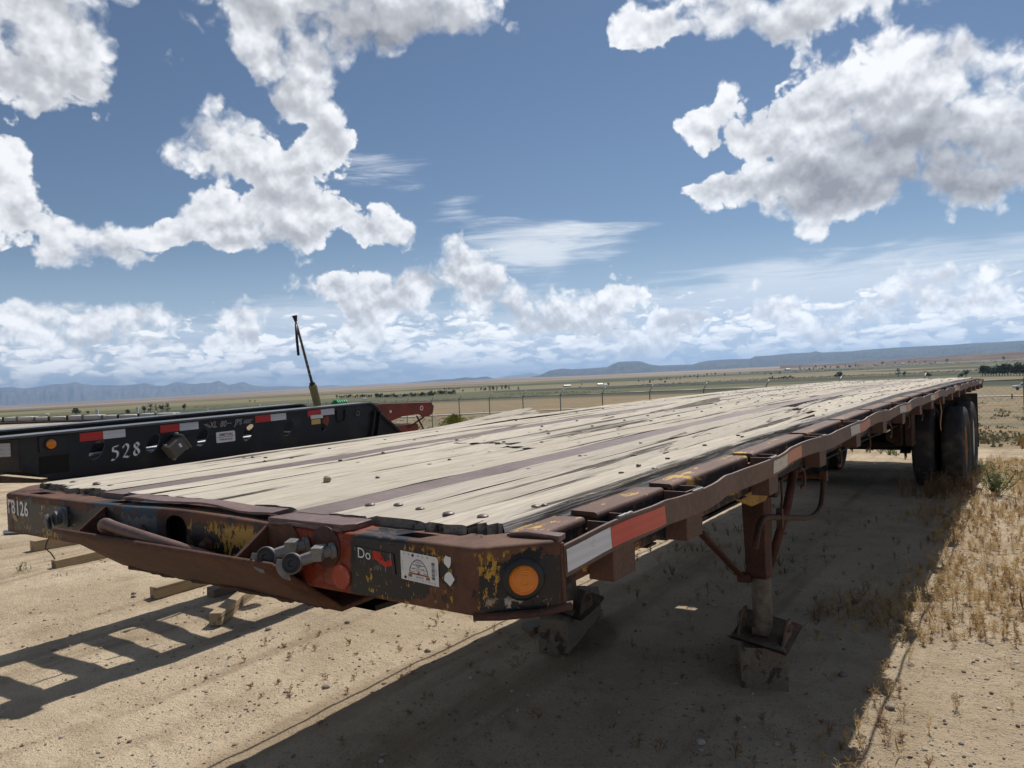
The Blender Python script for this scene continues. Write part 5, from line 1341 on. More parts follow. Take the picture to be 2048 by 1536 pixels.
mb = MB(); a, b = rp(822, 845), rp(852, 834); mb.tube([(XR-.05, a[0], a[1]-.08), (XR-.05, b[0], b[1])], .015, 6); mb.tube([(XR-.05, rp(852, 848)[0], rp(852, 848)[1]-.1), (XR-.05, rp(838, 832)[0], rp(838, 832)[1])], .015, 6); mb.build('brace', M['rust'], red)
q0, q1 = rp(800, 846), rp(845, 850)
MB().box(XR-1.1, XR-.1, q0[0], q1[0], .1, q0[1]-.05).build('under_frame', M['red_paint'], red)

# ================================================================== timbers on the ground
def timber(x, y, rz, L, w, h, mat, label, roll=0., cat='timber', z=None, name='timber', bev=.004):
    z0 = terr(x, y) if z is None else z
    mb = MB(); P = []
    n = 8
    for i in range(n+1):
        yy = L*i/n; j = lambda s: .0025*fbm(x*7+s*3, yy*4, s, 2)
        P.append([(-w/2+j(1), yy, 0), (w/2+j(2), yy, 0), (w/2+j(3), yy, h+j(4)), (-w/2+j(5), yy, h+j(6)), (-w/2+j(1), yy, 0)])
    mb.grid(P); mb.add(P[0][:4], [(0, 1, 2, 3)]); mb.add(P[-1][:4], [(0, 1, 2, 3)])
    o = mb.build(name, mat, None, bevel=bev)
    bm = bmesh.new(); bm.from_mesh(o.data); bmesh.ops.remove_doubles(bm, verts=bm.verts, dist=.0004); bmesh.ops.recalc_face_normals(bm, faces=bm.faces); bm.to_mesh(o.data); bm.free()
    zm = max(terr(x-math.sin(rz)*L*q, y+math.cos(rz)*L*q) for q in (0, .2, .4, .6, .8)) if z is None else z0
    o.location = (x, y, zm-.012); o.rotation_euler = (0, roll, rz); tag(o, label, cat); return o
timber(-7.10, 2.60, -.02, 1.5, .12, .125, M['timber'], 'thick pale timber on the dirt, end cut at a slant, farthest from the ladder-like shadow')
timber(-5.95, 2.30, .05, 1.5, .090, .092, M['timber'], 'slim pale timber on the dirt beside a small green weed')
timber(-4.02, 2.20, .02, 1.4, .095, .095, M['timber'], 'pale timber on the dirt with its sunlit end partly shaded')
timber(-3.64, 2.47, -.02, .9, .10, .085, M['timber_old'], 'dark split weathered timber between two pale timbers', roll=.05)
timber(-2.96, 2.06, .60, 1.1, .092, .092, M['timber'], 'pale timber lying across the ladder-like shadow')
# blocks under the landing legs
def crib(x, y, rz, L, w, h, label, seed):
    mb = MB(); P = []; n = 10
    for i in range(n+1):
        yy = L*i/n; row = []
        for (u, v) in ((-1, 0), (-.5, 0), (.5, 0), (1, 0), (1, .45), (1, .85), (.86, 1), (.3, 1), (-.3, 1), (-.88, 1), (-1, .86), (-1, .4), (-1, 0)):
            k = .006*fbm(seed+u*3, yy*3, v*3, 3)
            taper = 1-.05*smoothstep(.75, 1, i/n)
            row.append((u*w/2*taper+k, yy+(.006*fbm(seed+u*5, v*5, 2.) if i == 0 else 0), v*h*taper+k*(v > 0)))
        P.append(row)
    mb.grid(P); mb.add(P[0][:12], [tuple(range(12))]); mb.add(P[-1][:12], [tuple(range(12))])
    o = mb.build('timber_block', M['timber_old'], None, bevel=.005)
    o.location = (x, y, terr(x, y)-.012); o.rotation_euler = (0, 0, rz); tag(o, label, 'timber block'); return o
crib(.812, 2.765, .36, .66, .235, .232, 'big cracked timber block under the trailer leg beside the crank handle', 3.)
crib(-.425, 2.66, .24, .78, .19, .225, 'big split timber block under the trailer leg behind the amber corner lamp', 9.)
timber(-.80, 2.93, -.35, .55, .14, .045, M['timber_grey'], 'flat grey board on the dirt beside a split timber block', name='ground_board', cat='board')
o = MB().tube([(-8.55, 2.90, terr(-8.5, 2.9)+.03), (-8.30, 3.09, terr(-8.3, 3.1)+.03)], .03, 12).build('steel_pipe', M['silver'], None, smooth='angle'); rebase(o, (-8.42, 3.0, terr(-8.4, 3.))); tag(o, 'short bright steel pipe lying on the dirt', 'pipe')

# ================================================================== fence
fence = thing('chain_link_fence', 'grey chain link fence with outward barbed-wire arms crossing the brushland', 'fence', (-8, 31, terr(-8, 31)))
FP = []
for k in range(-9, 19):
    x = -27.949+2.943*k; y = 36.032-.803*k; d = rel(x, y)[0]
    FP.append((x, y, CAM.z-.0290*d))
p0 = None; a0 = None
for (x, y, zt) in FP:
    zg = terr(x, y); hgt = zt-zg
    if p0 is None:
        p0 = MB().tube([(0, 0, -.2), (0, 0, 1.)], .030, 8).build('post', M['galv'], None, smooth=True)
        a0 = MB().tube([(0, 0, 0), (.10, .22, .30)], .020, 6).build('wire_arm', M['galv'], None, smooth=True); p, a = p0, a0
    else: p = p0.copy(); a = a0.copy(); COL.objects.link(p); COL.objects.link(a)
    p.parent = fence; p.location = Vector((x, y, zg))-fence.location; p.scale = (1, 1, hgt)
    a.parent = p; a.location = (0, 0, 1.0); a.scale = (1, 1, 1/hgt)
for i in range(len(FP)-1):
    (x0, y0, z0), (x1, y1, z1) = FP[i], FP[i+1]
    MB().tube([(x0, y0, z0-.02), (x1, y1, z1-.02)], .022, 6).build('top_rail', M['galv'], fence, smooth=True)
mb = MB()
for i in range(len(FP)-1):
    (x0, y0, z0), (x1, y1, z1) = FP[i], FP[i+1]
    for q in (.35, .68, 1.):
        mb.tube([(x0+.1*q, y0+.22*q, z0+.30*q), (x1+.1*q, y1+.22*q, z1+.30*q)], .0035, 3, caps=False)
    g0, g1 = terr(x0, y0)+.05, terr(x1, y1)+.05; n = 18
    for k in range(-n, n):
        for s in (1, -1):
            u0 = k/n; u1 = u0+.62; 
            if s < 0: u0, u1 = u1, u0
            def pt2(u, v): return (x0+(x1-x0)*u, y0+(y1-y0)*u, (g0+(g1-g0)*u)*(1-v)+(z0+(z1-z0)*u)*v)
            lo, hi = 0., 1.
            f = lambda v: u0+(u1-u0)*v
            va, vb = 0., 1.
            if u1 != u0:
                c0 = (0-u0)/(u1-u0); c1 = (1-u0)/(u1-u0); va = max(0, min(c0, c1)); vb = min(1, max(c0, c1))
            if vb-va > .02: mb.tube([pt2(f(va), va), pt2(f(vb), vb)], .0018, 3, caps=False)
mb.build('wire_mesh', M['galv'], fence)['kind'] = 'stuff'

# ================================================================== vegetation
def leaf_mat(name, c0, c1, c2, rough=.8, trans=.25):
    m, t, bs = mat_new(name)
    P = t.node('ShaderNodeNewGeometry'); n = t.noise(P.outputs['Position'], .9, 3, .6); oi = t.node('ShaderNodeObjectInfo').outputs['Random']
    isl = P.outputs['Random Per Island']
    col = t.mix(isl, c0, c1); col = t.mix(t.math('MULTIPLY', n, .8), col, c2); col = t.mix(t.math('MULTIPLY', oi, .35), col, tuple(x*.6 for x in c0))
    t.put(bs.inputs['Base Color'], col); bs.inputs['Roughness'].default_value = rough; bs.inputs['Specular IOR Level'].default_value = .2
    tr = t.node('ShaderNodeBsdfTranslucent'); t.put(tr.inputs[0], col); mx = t.node('ShaderNodeMixShader'); mx.inputs[0].default_value = trans
    t.l.new(bs.outputs[0], mx.inputs[1]); t.l.new(tr.outputs[0], mx.inputs[2]); out = [n for n in t.n if n.type == 'OUTPUT_MATERIAL'][0]; t.l.new(mx.outputs[0], out.inputs[0])
    return m
M['dry'] = leaf_mat('dry_straw', (.56, .40, .19), (.45, .29, .12), (.64, .51, .30), trans=.5)
M['dry_red'] = leaf_mat('dry_russet', (.30, .17, .09), (.22, .11, .06), (.38, .27, .16), trans=.5)
M['weed'] = leaf_mat('weed_green', (.14, .18, .075), (.10, .14, .06), (.20, .23, .12), trans=.45)
M['sage'] = leaf_mat('sage_scrub', (.17, .155, .085), (.115, .115, .065), (.22, .185, .105))
M['straw_or'] = leaf_mat('orange_grass', (.36, .20, .075), (.27, .14, .05), (.42, .28, .13))
M['bush'] = leaf_mat('rabbitbrush_leaf', (.20, .215, .035), (.30, .30, .05), (.12, .15, .03))
M['tree_d'] = leaf_mat('tree_dark', (.030, .045, .020), (.022, .034, .016), (.05, .065, .03))
M['tree_m'] = leaf_mat('tree_mid', (.045, .065, .026), (.035, .05, .02), (.075, .09, .035))
M['bark'] = plain('bark', (.06, .045, .035), .9, var=.3)

def blade(mb, base, tip, w):
    b = Vector(base); t_ = Vector(tip); d = (t_-b); s = d.cross(Vector((random.uniform(-1, 1), random.uniform(-1, 1), .2)))
    if s.length < 1e-6: s = Vector((1, 0, 0))
    s = s.normalized()*w
    mid = b+d*.55+Vector((random.gauss(0, .06), random.gauss(0, .06), .02))*d.length
    mb.add([b-s*.5, b+s*.5, mid+s*.45, t_, mid-s*.45], [(0, 1, 2, 3, 4)])
def weed(mb, x, y, h, n, spread=.4, w=.0025, seeds=True):
    z = terr(x, y)-.005
    for _ in range(n):
        a = random.uniform(0, 2*math.pi); r = random.uniform(0, .05)*h*2; l = h*random.uniform(.45, 1.05); tl = random.gauss(0, spread)
        b = Vector((x+r*math.cos(a), y+r*math.sin(a), z)); tp = b+Vector((math.cos(a)*l*tl, math.sin(a)*l*tl, l))
        blade(mb, b, tp, w)
        if seeds:
            for k in range(4):
                q = b.lerp(tp, random.uniform(.45, 1.)); v = Vector((random.gauss(0, 1), random.gauss(0, 1), random.uniform(0, 1.3))).normalized()*random.uniform(.012, .03)
                blade(mb, q, q+v, w*1.6)
mbd = MB(); mbr = MB()
cnt = 0
random.seed(31)
while cnt < 2700:
    x = random.uniform(.75, 3.8); y = random.uniform(2.0, 13.5)
    k = fbm(x*.9, y*.55, 3., 3)*1.1 + .55 - .35*abs(x-1.45) + (.15 if y > 4 else -.1)
    if x < 1.15: k -= .3
    if random.random() > k: continue
    cnt += 1
    weed(mbd if random.random() < .72 else mbr, x, y, random.uniform(.03, .12)*(1.5 if random.random() < .15 else 1), random.randint(5, 11), .35, .0019)
for _ in range(150):      # sparse stubble elsewhere, in the shade under the trailer and at its front
    x = random.uniform(-1.0, 1.2); y = random.uniform(1.6, 8.); weed(mbr, x, y, random.uniform(.03, .10), random.randint(3, 7), .5)
for _ in range(70):
    x = random.uniform(-2.2, -.6); y = random.uniform(1.2, 3.6); weed(mbr, x, y, random.uniform(.02, .05), random.randint(3, 5), .7)
struct(mbd.build('dry_weeds', M['dry'], None, fix=False), 'stuff'); 
for _ in range(46):       # rank dead stems in front of the wheels
    x = random.uniform(.45, 1.35); y = random.uniform(9.15, 9.75); weed(mbr, x, y, random.uniform(.12, .36), random.randint(9, 16), .28, .003)
struct(mbr.build('russet_weeds', M['dry_red'], None, fix=False), 'stuff')
# green weeds seen under the axles
mbg = MB()
for _ in range(120):
    x = random.uniform(-3.2, .6); y = random.uniform(13.6, 16.5); weed(mbg, x, y, random.uniform(.10, .30), random.randint(7, 13), .5, .010, False)
for _ in range(26):
    x = random.uniform(-.8, .3); y = random.uniform(4.6, 6.6); weed(mbg, x, y, random.uniform(.06, .14), random.randint(5, 8), .5, .006, False)
struct(mbg.build('green_weeds', M['weed'], None, fix=False), 'stuff')
def plant(x, y, h, n, spread, mat, name, label, cat, w=.006, leaves=True):
    mb = MB(); z = terr(x, y)
    for _ in range(n):
        a = random.uniform(0, 2*math.pi); tl = abs(random.gauss(0, spread)); l = h*random.uniform(.5, 1.05)
        b = Vector((x+random.gauss(0, .03), y+random.gauss(0, .03), z-.01)); tp = b+Vector((math.cos(a)*l*tl, math.sin(a)*l*tl, l))
        blade(mb, b, tp, w)
        if leaves:
            for k in range(9):
                q = b.lerp(tp, random.uniform(.15, 1.)); v = Vector((random.gauss(0, 1), random.gauss(0, 1), random.uniform(-.2, 1.2))).normalized()*h*random.uniform(.06, .14)
                blade(mb, q, q+v, w*1.7)
    o = mb.build(name, mat, None, fix=False); rebase(o, (x, y, z)); tag(o, label, cat); return o
plant(1.52, 9.75, .42, 60, .55, M['weed'], 'weed_plant', 'bushy green weed growing beside the trailer tyre', 'weed', .006)
plant(-6.15, 2.10, .10, 14, .6, M['weed'], 'weed_plant', 'small grey green weed beside a slim pale timber', 'weed', .003)
plant(-5.55, 2.20, .06, 7, .6, M['weed'], 'weed_plant', 'tiny sprig growing against the side of a slim pale timber', 'weed', .003)
# orange dry grass and sagebrush beyond the trailer
mbo = MB(); mbs = MB(); random.seed(5)
for _ in range(520):
    x = random.uniform(1.5, 9.); y = random.uniform(16.5, 23.); 
    if fbm(x*.3, y*.5, 9., 2) > -.15: weed(mbo, x, y, random.uniform(.15, .36), random.randint(6, 10), .3, .014, False)
struct(mbo.build('orange_grass', M['straw_or'], None, fix=False), 'stuff')
def shrub(mb, x, y, r, n, z=None):
    z = terr(x, y) if z is None else z
    for _ in range(n):
        v = Vector((random.gauss(0, 1), random.gauss(0, 1), abs(random.gauss(0, .9)))).normalized()*r*random.uniform(.35, 1.)
        v.z *= .75; c = Vector((x, y, z))+v; s = r*random.uniform(.10, .22)
        u = Vector((random.gauss(0, 1), random.gauss(0, 1), random.gauss(0, 1))).normalized(); w = u.cross(Vector((random.gauss(0, 1), random.gauss(0, 1), random.gauss(0, 1)))).normalized()
        mb.add([c-u*s, c+w*s*.7, c+u*s, c-w*s*.7], [(0, 1, 2, 3)])
cnt = 0
while cnt < 1500:
    a = random.uniform(-.72, .74); d = 19*math.exp(random.random()*2.05); x = CAM.x+d*(math.sin(a)*_r0.x+math.cos(a)*_f0.x); y = CAM.y+d*(math.sin(a)*_r0.y+math.cos(a)*_f0.y)
    if y < 18+.15*abs(x) or (x < -4 and y < 24): continue
    if fbm(x*.06, y*.06, 2., 3) < -.12: continue
    cnt += 1; shrub(mbs, x, y, random.uniform(.14, .42), 20 if d < 60 else 12)
struct(mbs.build('sagebrush', M['sage'], None, fix=False), 'stuff')
# yellow-green bush by the fence
def at_az(px, d):
    r = pix_ray(px, 800); r2 = Vector((r.x, r.y)).normalized(); x, y = CAM.x+r2.x*d, CAM.y+r2.y*d; return x, y, terr(x, y)
bx_, by_, bz_ = at_az(907, 39.)
bush = thing('rabbitbrush', 'rounded yellow green bush in front of the fence', 'bush', (bx_, by_, bz_))
mb = MB(); random.seed(12)
top_z = (CAM + pix_ray(907, 833)*(39./math.hypot(pix_ray(907, 833).x, pix_ray(907, 833).y))).z
hb = top_z-bz_
for _ in range(2300):
    a = random.uniform(0, 2*math.pi); u = random.random()**.4; el = random.random()**.7*math.pi/2
    v = Vector((math.cos(a)*math.cos(el)*.92*u, math.sin(a)*math.cos(el)*.92*u, (.15+math.sin(el)*.85)*hb*(.55+.45*u)*(1+.12*math.sin(a*3))))
    b = Vector((bx_, by_, bz_))+v; blade(mb, b, b+Vector((random.gauss(0, .05), random.gauss(0, .05), random.uniform(.03, .12))), .022)
mb.build('crown', M['bush'], bush, fix=False)
mb = MB()
for _ in range(16):
    a = random.uniform(0, 2*math.pi); mb.tube([(bx_, by_, bz_-.05), (bx_+math.cos(a)*.35, by_+math.sin(a)*.35, bz_+hb*.5)], [.02, .008], 5)
mb.build('stem', M['bark'], bush)

# stones: loose gravel as stuff, a few bigger stones as things
def gravel():
    bm = bmesh.new(); bmesh.ops.create_icosphere(bm, subdivisions=1, radius=1.0); base = [v.co.copy() for v in bm.verts]; F = [tuple(q.index for q in f.verts) for f in bm.faces]; bm.free()
    V = []; FF = []; r2 = np.random.default_rng(3); n = 0
    while n < 15000:
        d = 2.2*math.exp(r2.random()*2.0); a = r2.uniform(-.68, .66); x = CAM.x+d*(math.sin(a)*_r0.x+math.cos(a)*_f0.x); y = CAM.y+d*(math.sin(a)*_r0.y+math.cos(a)*_f0.y)
        k = fbm(x*.8, y*.8, 12., 3)
        if r2.random() > .5+k*.9 + (.25 if x > 1.2 else 0): continue
        s = .0024*math.exp(r2.random()**2*1.7); 
        if r2.random() < .03: s *= 1.9
        z = terr(x, y); o = len(V); q = r2.uniform(.6, 1.3, 3); ca, sa = math.cos(n), math.sin(n)
        for b in base:
            kk = 1+.25*mnoise.noise(b*1.4+Vector((n, 0, 0))); px, py = b.x*q[0]*s*kk, b.y*q[1]*s*kk
            V.append((x+px*ca-py*sa, y+px*sa+py*ca, z+b.z*q[2]*.6*s*kk+s*.25))
        FF += [tuple(i+o for i in f) for f in F]; n += 1
    me = bpy.data.meshes.new('gravel'); me.from_pydata(V, [], FF); m, t, bs = mat_new('gravel_stone')
    isl = t.node('ShaderNodeNewGeometry').outputs['Random Per Island']
    t.put(bs.inputs['Base Color'], t.ramp(isl, [(0, (.19, .145, .105)), (.35, (.27, .21, .155)), (.65, (.36, .29, .21)), (.9, (.42, .36, .29)), (1, (.50, .46, .40))])); bs.inputs['Roughness'].default_value = .9
    me.materials.append(m); o = bpy.data.objects.new('gravel', me); COL.objects.link(o); struct(o, 'stuff')
gravel()
for (px, py, r, lab) in ((652, 1376, .022, 'rounded grey stone on bare dirt beside the trailer shadow'), (537, 1260, .022, 'stone on the dirt near the end of the ladder-like shadow'), (695, 1246, .02, 'dark stone on sunlit dirt in front of the pickup plate'), (268, 1188, .022, 'flat tan stone on bare dirt between timbers'), (1780, 1417, .022, 'pale flat stone on the dirt among dry weeds'), (1685, 1352, .025, 'dark stone in the shade beside the big cracked block'), (855, 1303, .02, 'stone on dirt just outside the trailer shadow')):
    p, d = ground_hit(px, py); o = pebble_mb((0, 0, 0), r, px*.01, .62).build('stone', plain('stone_%d' % px, (.24, .20, .165), .9, var=.3, scale=40.), None, smooth=True); o.location = (p.x, p.y, p.z+r*.28); tag(o, lab, 'stone')
p = at_z(655, 955, ZD+.02); o = pebble_mb((0, 0, 0), .014, 4., .9).build('stone', plain('clod', (.30, .22, .13), .9, var=.3, scale=60.), None); o.location = (p.x, p.y, deck_z(p.x, p.y)+.010); tag(o, 'small clod of dirt lying on the plank deck', 'clod')

# ================================================================== far valley
def crown_mesh(w, h, n, rng_, name, mat, slim=1.):
    mb = MB(); clumps = []
    for _ in range(9):
        a = rng_.uniform(0, 6.28); r = rng_.uniform(0, .62)*w/2; zc_ = h*rng_.uniform(.32, .88); clumps.append((Vector((r*math.cos(a), r*math.sin(a), zc_)), w*rng_.uniform(.16, .27)))
    for k in range(n):
        c, r = clumps[k % 9]; v = Vector((rng_.gauss(0, 1), rng_.gauss(0, 1), rng_.gauss(0, .8))).normalized()*r*rng_.uniform(.5, 1.05); p = c+v; s = w*rng_.uniform(.03, .065)
        u = Vector((rng_.gauss(0, 1), rng_.gauss(0, 1), rng_.gauss(0, 1))).normalized(); q = u.cross(Vector((rng_.gauss(0, 1), rng_.gauss(0, 1), rng_.gauss(0, 1)))).normalized()
        mb.add([p-u*s, p+q*s, p+u*s, p-q*s], [(0, 1, 2, 3)])
    return mb
TREES = []
rt = random.Random(4)
for kind in range(4):
    slim = (1.0, .75, 1.35, .55)[kind]
    root = bpy.data.objects.new('valley_tree', None); COL.objects.link(root); root['_o'] = (0, 0, 0)
    crown_mesh(1.0*slim, 1.0, 260, rt, 'crown', None).build('crown', M['tree_d'] if kind % 2 == 0 else M['tree_m'], root, fix=False)
    MB().tube([(0, 0, -.03), (.01, 0, .25), (0, .01, .55)], [.035, .028, .012], 6).build('trunk', M['bark'], root)
    TREES.append(root)
NT_ = [0, 0, 0, 0]
def put_tree(px, py, hpx, kind, label, group):
    p, d = ground_hit(px, py)
    src = TREES[kind]
    o = src if NT_[kind] == 0 else copy_tree(src)
    NT_[kind] += 1
    hgt = hpx*d/FPX; o.location = p; o.scale = (hgt, hgt, hgt); o.rotation_euler = (0, 0, rt.uniform(0, 6.28)); tag(o, label, 'tree', group); return d
LAB = ('dark round tree standing on the valley floor among the fields', 'mid green tree standing on the valley floor among the fields', 'broad dark tree spreading on the valley floor among the fields', 'slender green tree standing on the valley floor among the fields')
PTS = [(153,831,15,2),(176,830,8,0),(256,829,10,2),(289,827,14,0),(301,826,18,1),(313,826,17,3),(324,826,16,0),(336,826,19,1),(368,822,13,0),
 (500,805,5,0),(510,805,5,1),(1037,781,8,1),(926,785,6,0),(951,782,6,3),(962,782,7,0),(970,782,7,2),(980,783,12,1),(987,783,11,0),(994,783,12,3),(1004,780,10,1),(1011,780,10,0),(1018,780,9,1),
 (1217,772,7,0),(1163,771,4,0),(1160,777,5,1),(1678,757,14,2),(1797,753,15,1),(1808,754,10,0),(1857,755,10,2),(1932,756,15,0),(1922,756,9,2),(1765,729,6,2),(1790,729,5,0),(1830,727,6,1),(1818,727,5,0),(1894,724,6,2),(2008,722,8,0),(1850,727,5,0),(1870,727,5,1),
 (1542,751,6,0),(1530,751,5,1),(1560,749,5,0),(1600,738,6,1),(1632,737,6,0),(1650,736,5,2),(1450,752,5,0),(1480,749,5,1),(1395,757,5,0),(1360,760,5,1),(1300,768,6,0),(1330,766,5,2)]
for k in range(9): PTS.append((1965+k*5.6, 752, rt.uniform(15, 22), (0, 2, 1)[k % 3]))
for k in range(8): PTS.append((2016+k*6, 752, rt.uniform(17, 25), (2, 0, 1)[k % 3]))
for k in range(16): PTS.append((674+k*4.6, 797.5-k*.12, rt.uniform(5.5, 8.5), (0, 1, 2)[k % 3]))
for k in range(26): PTS.append((752+k*4.4, 797.5-k*.13, rt.uniform(7, 12), (0, 2, 0, 1)[k % 4]))
for k in range(12): PTS.append((862+k*4.4, 791.5-k*.15, rt.uniform(7, 11.5), (0, 2, 0, 1)[k % 4]))
for k in range(8): PTS.append((889+k*4.2, 781.5-k*.2, rt.uniform(4, 6), (0, 1)[k % 2]))
for k in range(12): PTS.append((1540+k*4.5, 760-k*.2, rt.uniform(4, 8), (2, 0)[k % 2]))
for k in range(18): PTS.append((1280+k*9+rt.uniform(-3, 3), 765-k*.9+rt.uniform(-1, 1), rt.uniform(3, 6), (0, 1, 2)[k % 3]))
for k in range(14): PTS.append((1600+k*9+rt.uniform(-3, 3), 741-k*.55+rt.uniform(-1, 1), rt.uniform(3.5, 6), (0, 1, 2)[k % 3]))
ADJ = ('dark round tree', 'mid green tree', 'broad dark tree', 'slender green tree')
def where(px, py):
    if px < 240: return 'near the short white tank on the plain'
    if px < 400: return 'beside the tall white tank on the plain'
    if px < 600: return 'alone on the plain past the black gooseneck'
    if px < 750: return 'in the short tree row behind the leaning pole'
    if px < 861: return 'in the long tree row above the red trailer'
    if px < 922 and py > 786: return 'in the tree row running past the first fence posts'
    if px < 922: return 'in the thin far row on the plain above the yellow bush'
    if px < 1040: return 'in the tall tree clump among fields beyond the fence'
    if px < 1240: return 'near the white farmhouse in the valley'
    if px < 1470: return 'among hedges in front of the flat-topped mesa'
    if px < 1600 and py > 745: return 'in the scrub row along a green field over the deck'
    if px == 1678: return 'standing alone in the green field beyond the deck'
    if px < 1735: return 'along the far edge of the tan fields'
    if py < 735: return 'among hamlet houses below the brown ridge'
    if px < 1960: return 'on the green field beyond the trailer rear'
    return 'in the dark wood past the gravel road'
for (px, py, h, k) in PTS: wl = where(px, py); put_tree(px, py, h, k, ADJ[k]+' '+wl, ADJ[k]+'s '+wl)
# hedgerows and scrub bands between the fields: one mass
mb = MB(); rs = random.Random(8)
for (x0, y0, x1, y1, n, h) in ((860, 800, 1260, 783, 220, 1.0), (700, 806, 900, 800, 90, 1.), (1260, 772, 1560, 757, 150, 1.2), (1560, 758, 1960, 741, 240, 1.3), (1700, 733, 2048, 722, 160, 1.2), (1000, 789, 1180, 784, 80, 1.3), (380, 816, 700, 806, 150, 1.0), (60, 834, 380, 826, 130, 1.), (1500, 746, 1750, 738, 130, 1.2), (1960, 745, 2048, 740, 60, 1.6), (1180, 780, 1420, 768, 90, .9)):
    for _ in range(int(n*1.7)):
        q = rs.random(); p, d = ground_hit(x0+(x1-x0)*q+rs.uniform(-4, 4), y0+(y1-y0)*q+rs.gauss(0, .9)); r = d/FPX*rs.uniform(1.1, 3.0)*h
        random.seed(rs.random()); shrub(mb, p.x, p.y, r, 9, p.z)
struct(mb.build('hedgerows', M['tree_m'], None, fix=False), 'stuff')
# farm buildings
def house(px, py, wpx, hpx, roofm, wallm, label, rot=.3):
    p, d = ground_hit(px, py); w = wpx*d/FPX; h = hpx*d/FPX; dp = w*.6
    t = thing('farm_building', label, 'building', tuple(p))
    ang = YAW+rot; c, s = math.cos(ang), math.sin(ang)
    def W(q): return (p.x+q[0]*c-q[1]*s, p.y+q[0]*s+q[1]*c, p.z+q[2])
    def bx(x0, x1, y0, y1, z0, z1): return MB().add([W(q) for q in ((x0,y0,z0),(x1,y0,z0),(x1,y1,z0),(x0,y1,z0),(x0,y0,z1),(x1,y0,z1),(x1,y1,z1),(x0,y1,z1))], [(0,3,2,1),(4,5,6,7),(0,1,5,4),(1,2,6,5),(2,3,7,6),(3,0,4,7)])
    bx(-w/2, w/2, -dp/2, dp/2, -1, h*.62).build('wall', wallm, t)
    o = w*.04
    MB().add([W(q) for q in ((-w/2-o,-dp/2-o,h*.60),(w/2+o,-dp/2-o,h*.60),(w/2+o,dp/2+o,h*.60),(-w/2-o,dp/2+o,h*.60),(-w/2-o,0,h),(w/2+o,0,h))], [(0,1,5,4),(2,3,4,5),(0,4,3),(1,2,5),(0,3,2,1)]).build('roof', roofm, t)
    for k in (-.28, .05, .3): bx(w*k-w*.05, w*k+w*.05, -dp/2-.06, -dp/2+.02, h*.22, h*.48).build('window', M['seal'], t)
roofg = plain('roof_grey', (.30, .31, .33), .5, var=.1); roofr = plain('roof_brown', (.16, .10, .08), .7, var=.1); walb = plain('wall_buff', (.48, .42, .34), .8, var=.1); roofw = plain('roof_white', (.72, .72, .72), .5, var=.05)
for a in ((1134, 773.5, 14, 4, roofw, walb, 'long low barn with a white roof in the valley'), (1200, 771, 10, 4.5, roofw, M['white_paint'], 'white farmhouse in the valley beside a dark tree'), (1211, 771, 6, 3.5, roofg, M['white_paint'], 'small white outbuilding between a farmhouse and a dark tree'),
          (1575, 741, 9, 4, roofg, walb, 'grey-roofed house on the valley edge, one of a scattered hamlet'), (1793, 726.5, 8, 3.6, roofw, walb, 'white-roofed house among hamlet trees below the brown ridge'), (1805, 729.5, 7, 3.4, roofg, M['white_paint'], 'small white house among hamlet trees below the brown ridge'), (1752, 731, 7, 3.2, roofr, walb, 'buff house with a brown roof among hamlet trees'),
          (1905, 722.5, 10, 3, roofg, walb, 'low grey-roofed shed under the brown ridge'), (95, 830.5, 5, 3, roofw, M['white_paint'], 'tiny white building on the plain below the left mountains'), (800, 795, 8, 3.2, roofg, M['white_paint'], 'pale house in front of the long tree row'), (730, 799, 7, 3, roofg, M['white_paint'], 'pale house beside the short tree row'), (1300, 770, 8, 3, roofr, walb, 'brown-roofed barn among hedges')):
    house(*a)
# white storage tanks
for (px, py, w, h, lab) in ((194, 831, 5, 11, 'short white storage tank on the plain'), (275, 830, 5, 14, 'tall white storage tank beside a row of trees')):
    p, d = ground_hit(px, py); t = thing('storage_tank', lab, 'tank', tuple(p)); r = w*d/FPX/2; hh_ = h*d/FPX
    MB().lathe([(-1, r), (hh_, r)], p, (0, 0, 1), 16).build('shell', M['white_paint'], t, smooth='angle'); MB().lathe([(hh_, r*1.02), (hh_+r*.3, r*.05)], p, (0, 0, 1), 16).build('roof', roofg, t, smooth='angle')
for (px, py, h, lab) in ((312, 830, 8, 'thin white pole beside the tall storage tank'), (416, 828, 9, 'thin white pole beyond the black gooseneck, nearer the tanks'), (520, 817, 9, 'thin white pole beyond the middle of the black gooseneck'), (618, 806, 8, 'thin white pole beside the leaning olive pole')):
    p, d = ground_hit(px, py+6); o = MB().tube([(0, 0, -.3), (0, 0, (h+6)*d/FPX)], .0007*d, 6).build('utility_pole', M['white_paint'], None); o.location = p; tag(o, lab, 'pole')

# road beyond the fence
P = []
for k in range(60):
    a = -.25+k*.0165; d = 128+14*math.sin(a*2.0)
    row = []
    for q in (-4.5, -1.5, 1.5, 4.5):
        dd = d+q; x = CAM.x+dd*(math.sin(a)*_r0.x+math.cos(a)*_f0.x); y = CAM.y+dd*(math.sin(a)*_r0.y+math.cos(a)*_f0.y); row.append((x, y, terr(x, y)+.10))
    P.append(row)
struct(MB().grid(P).build('road', plain('gravel_road', (.36, .33, .29), .9, var=.15, scale=.5), None))
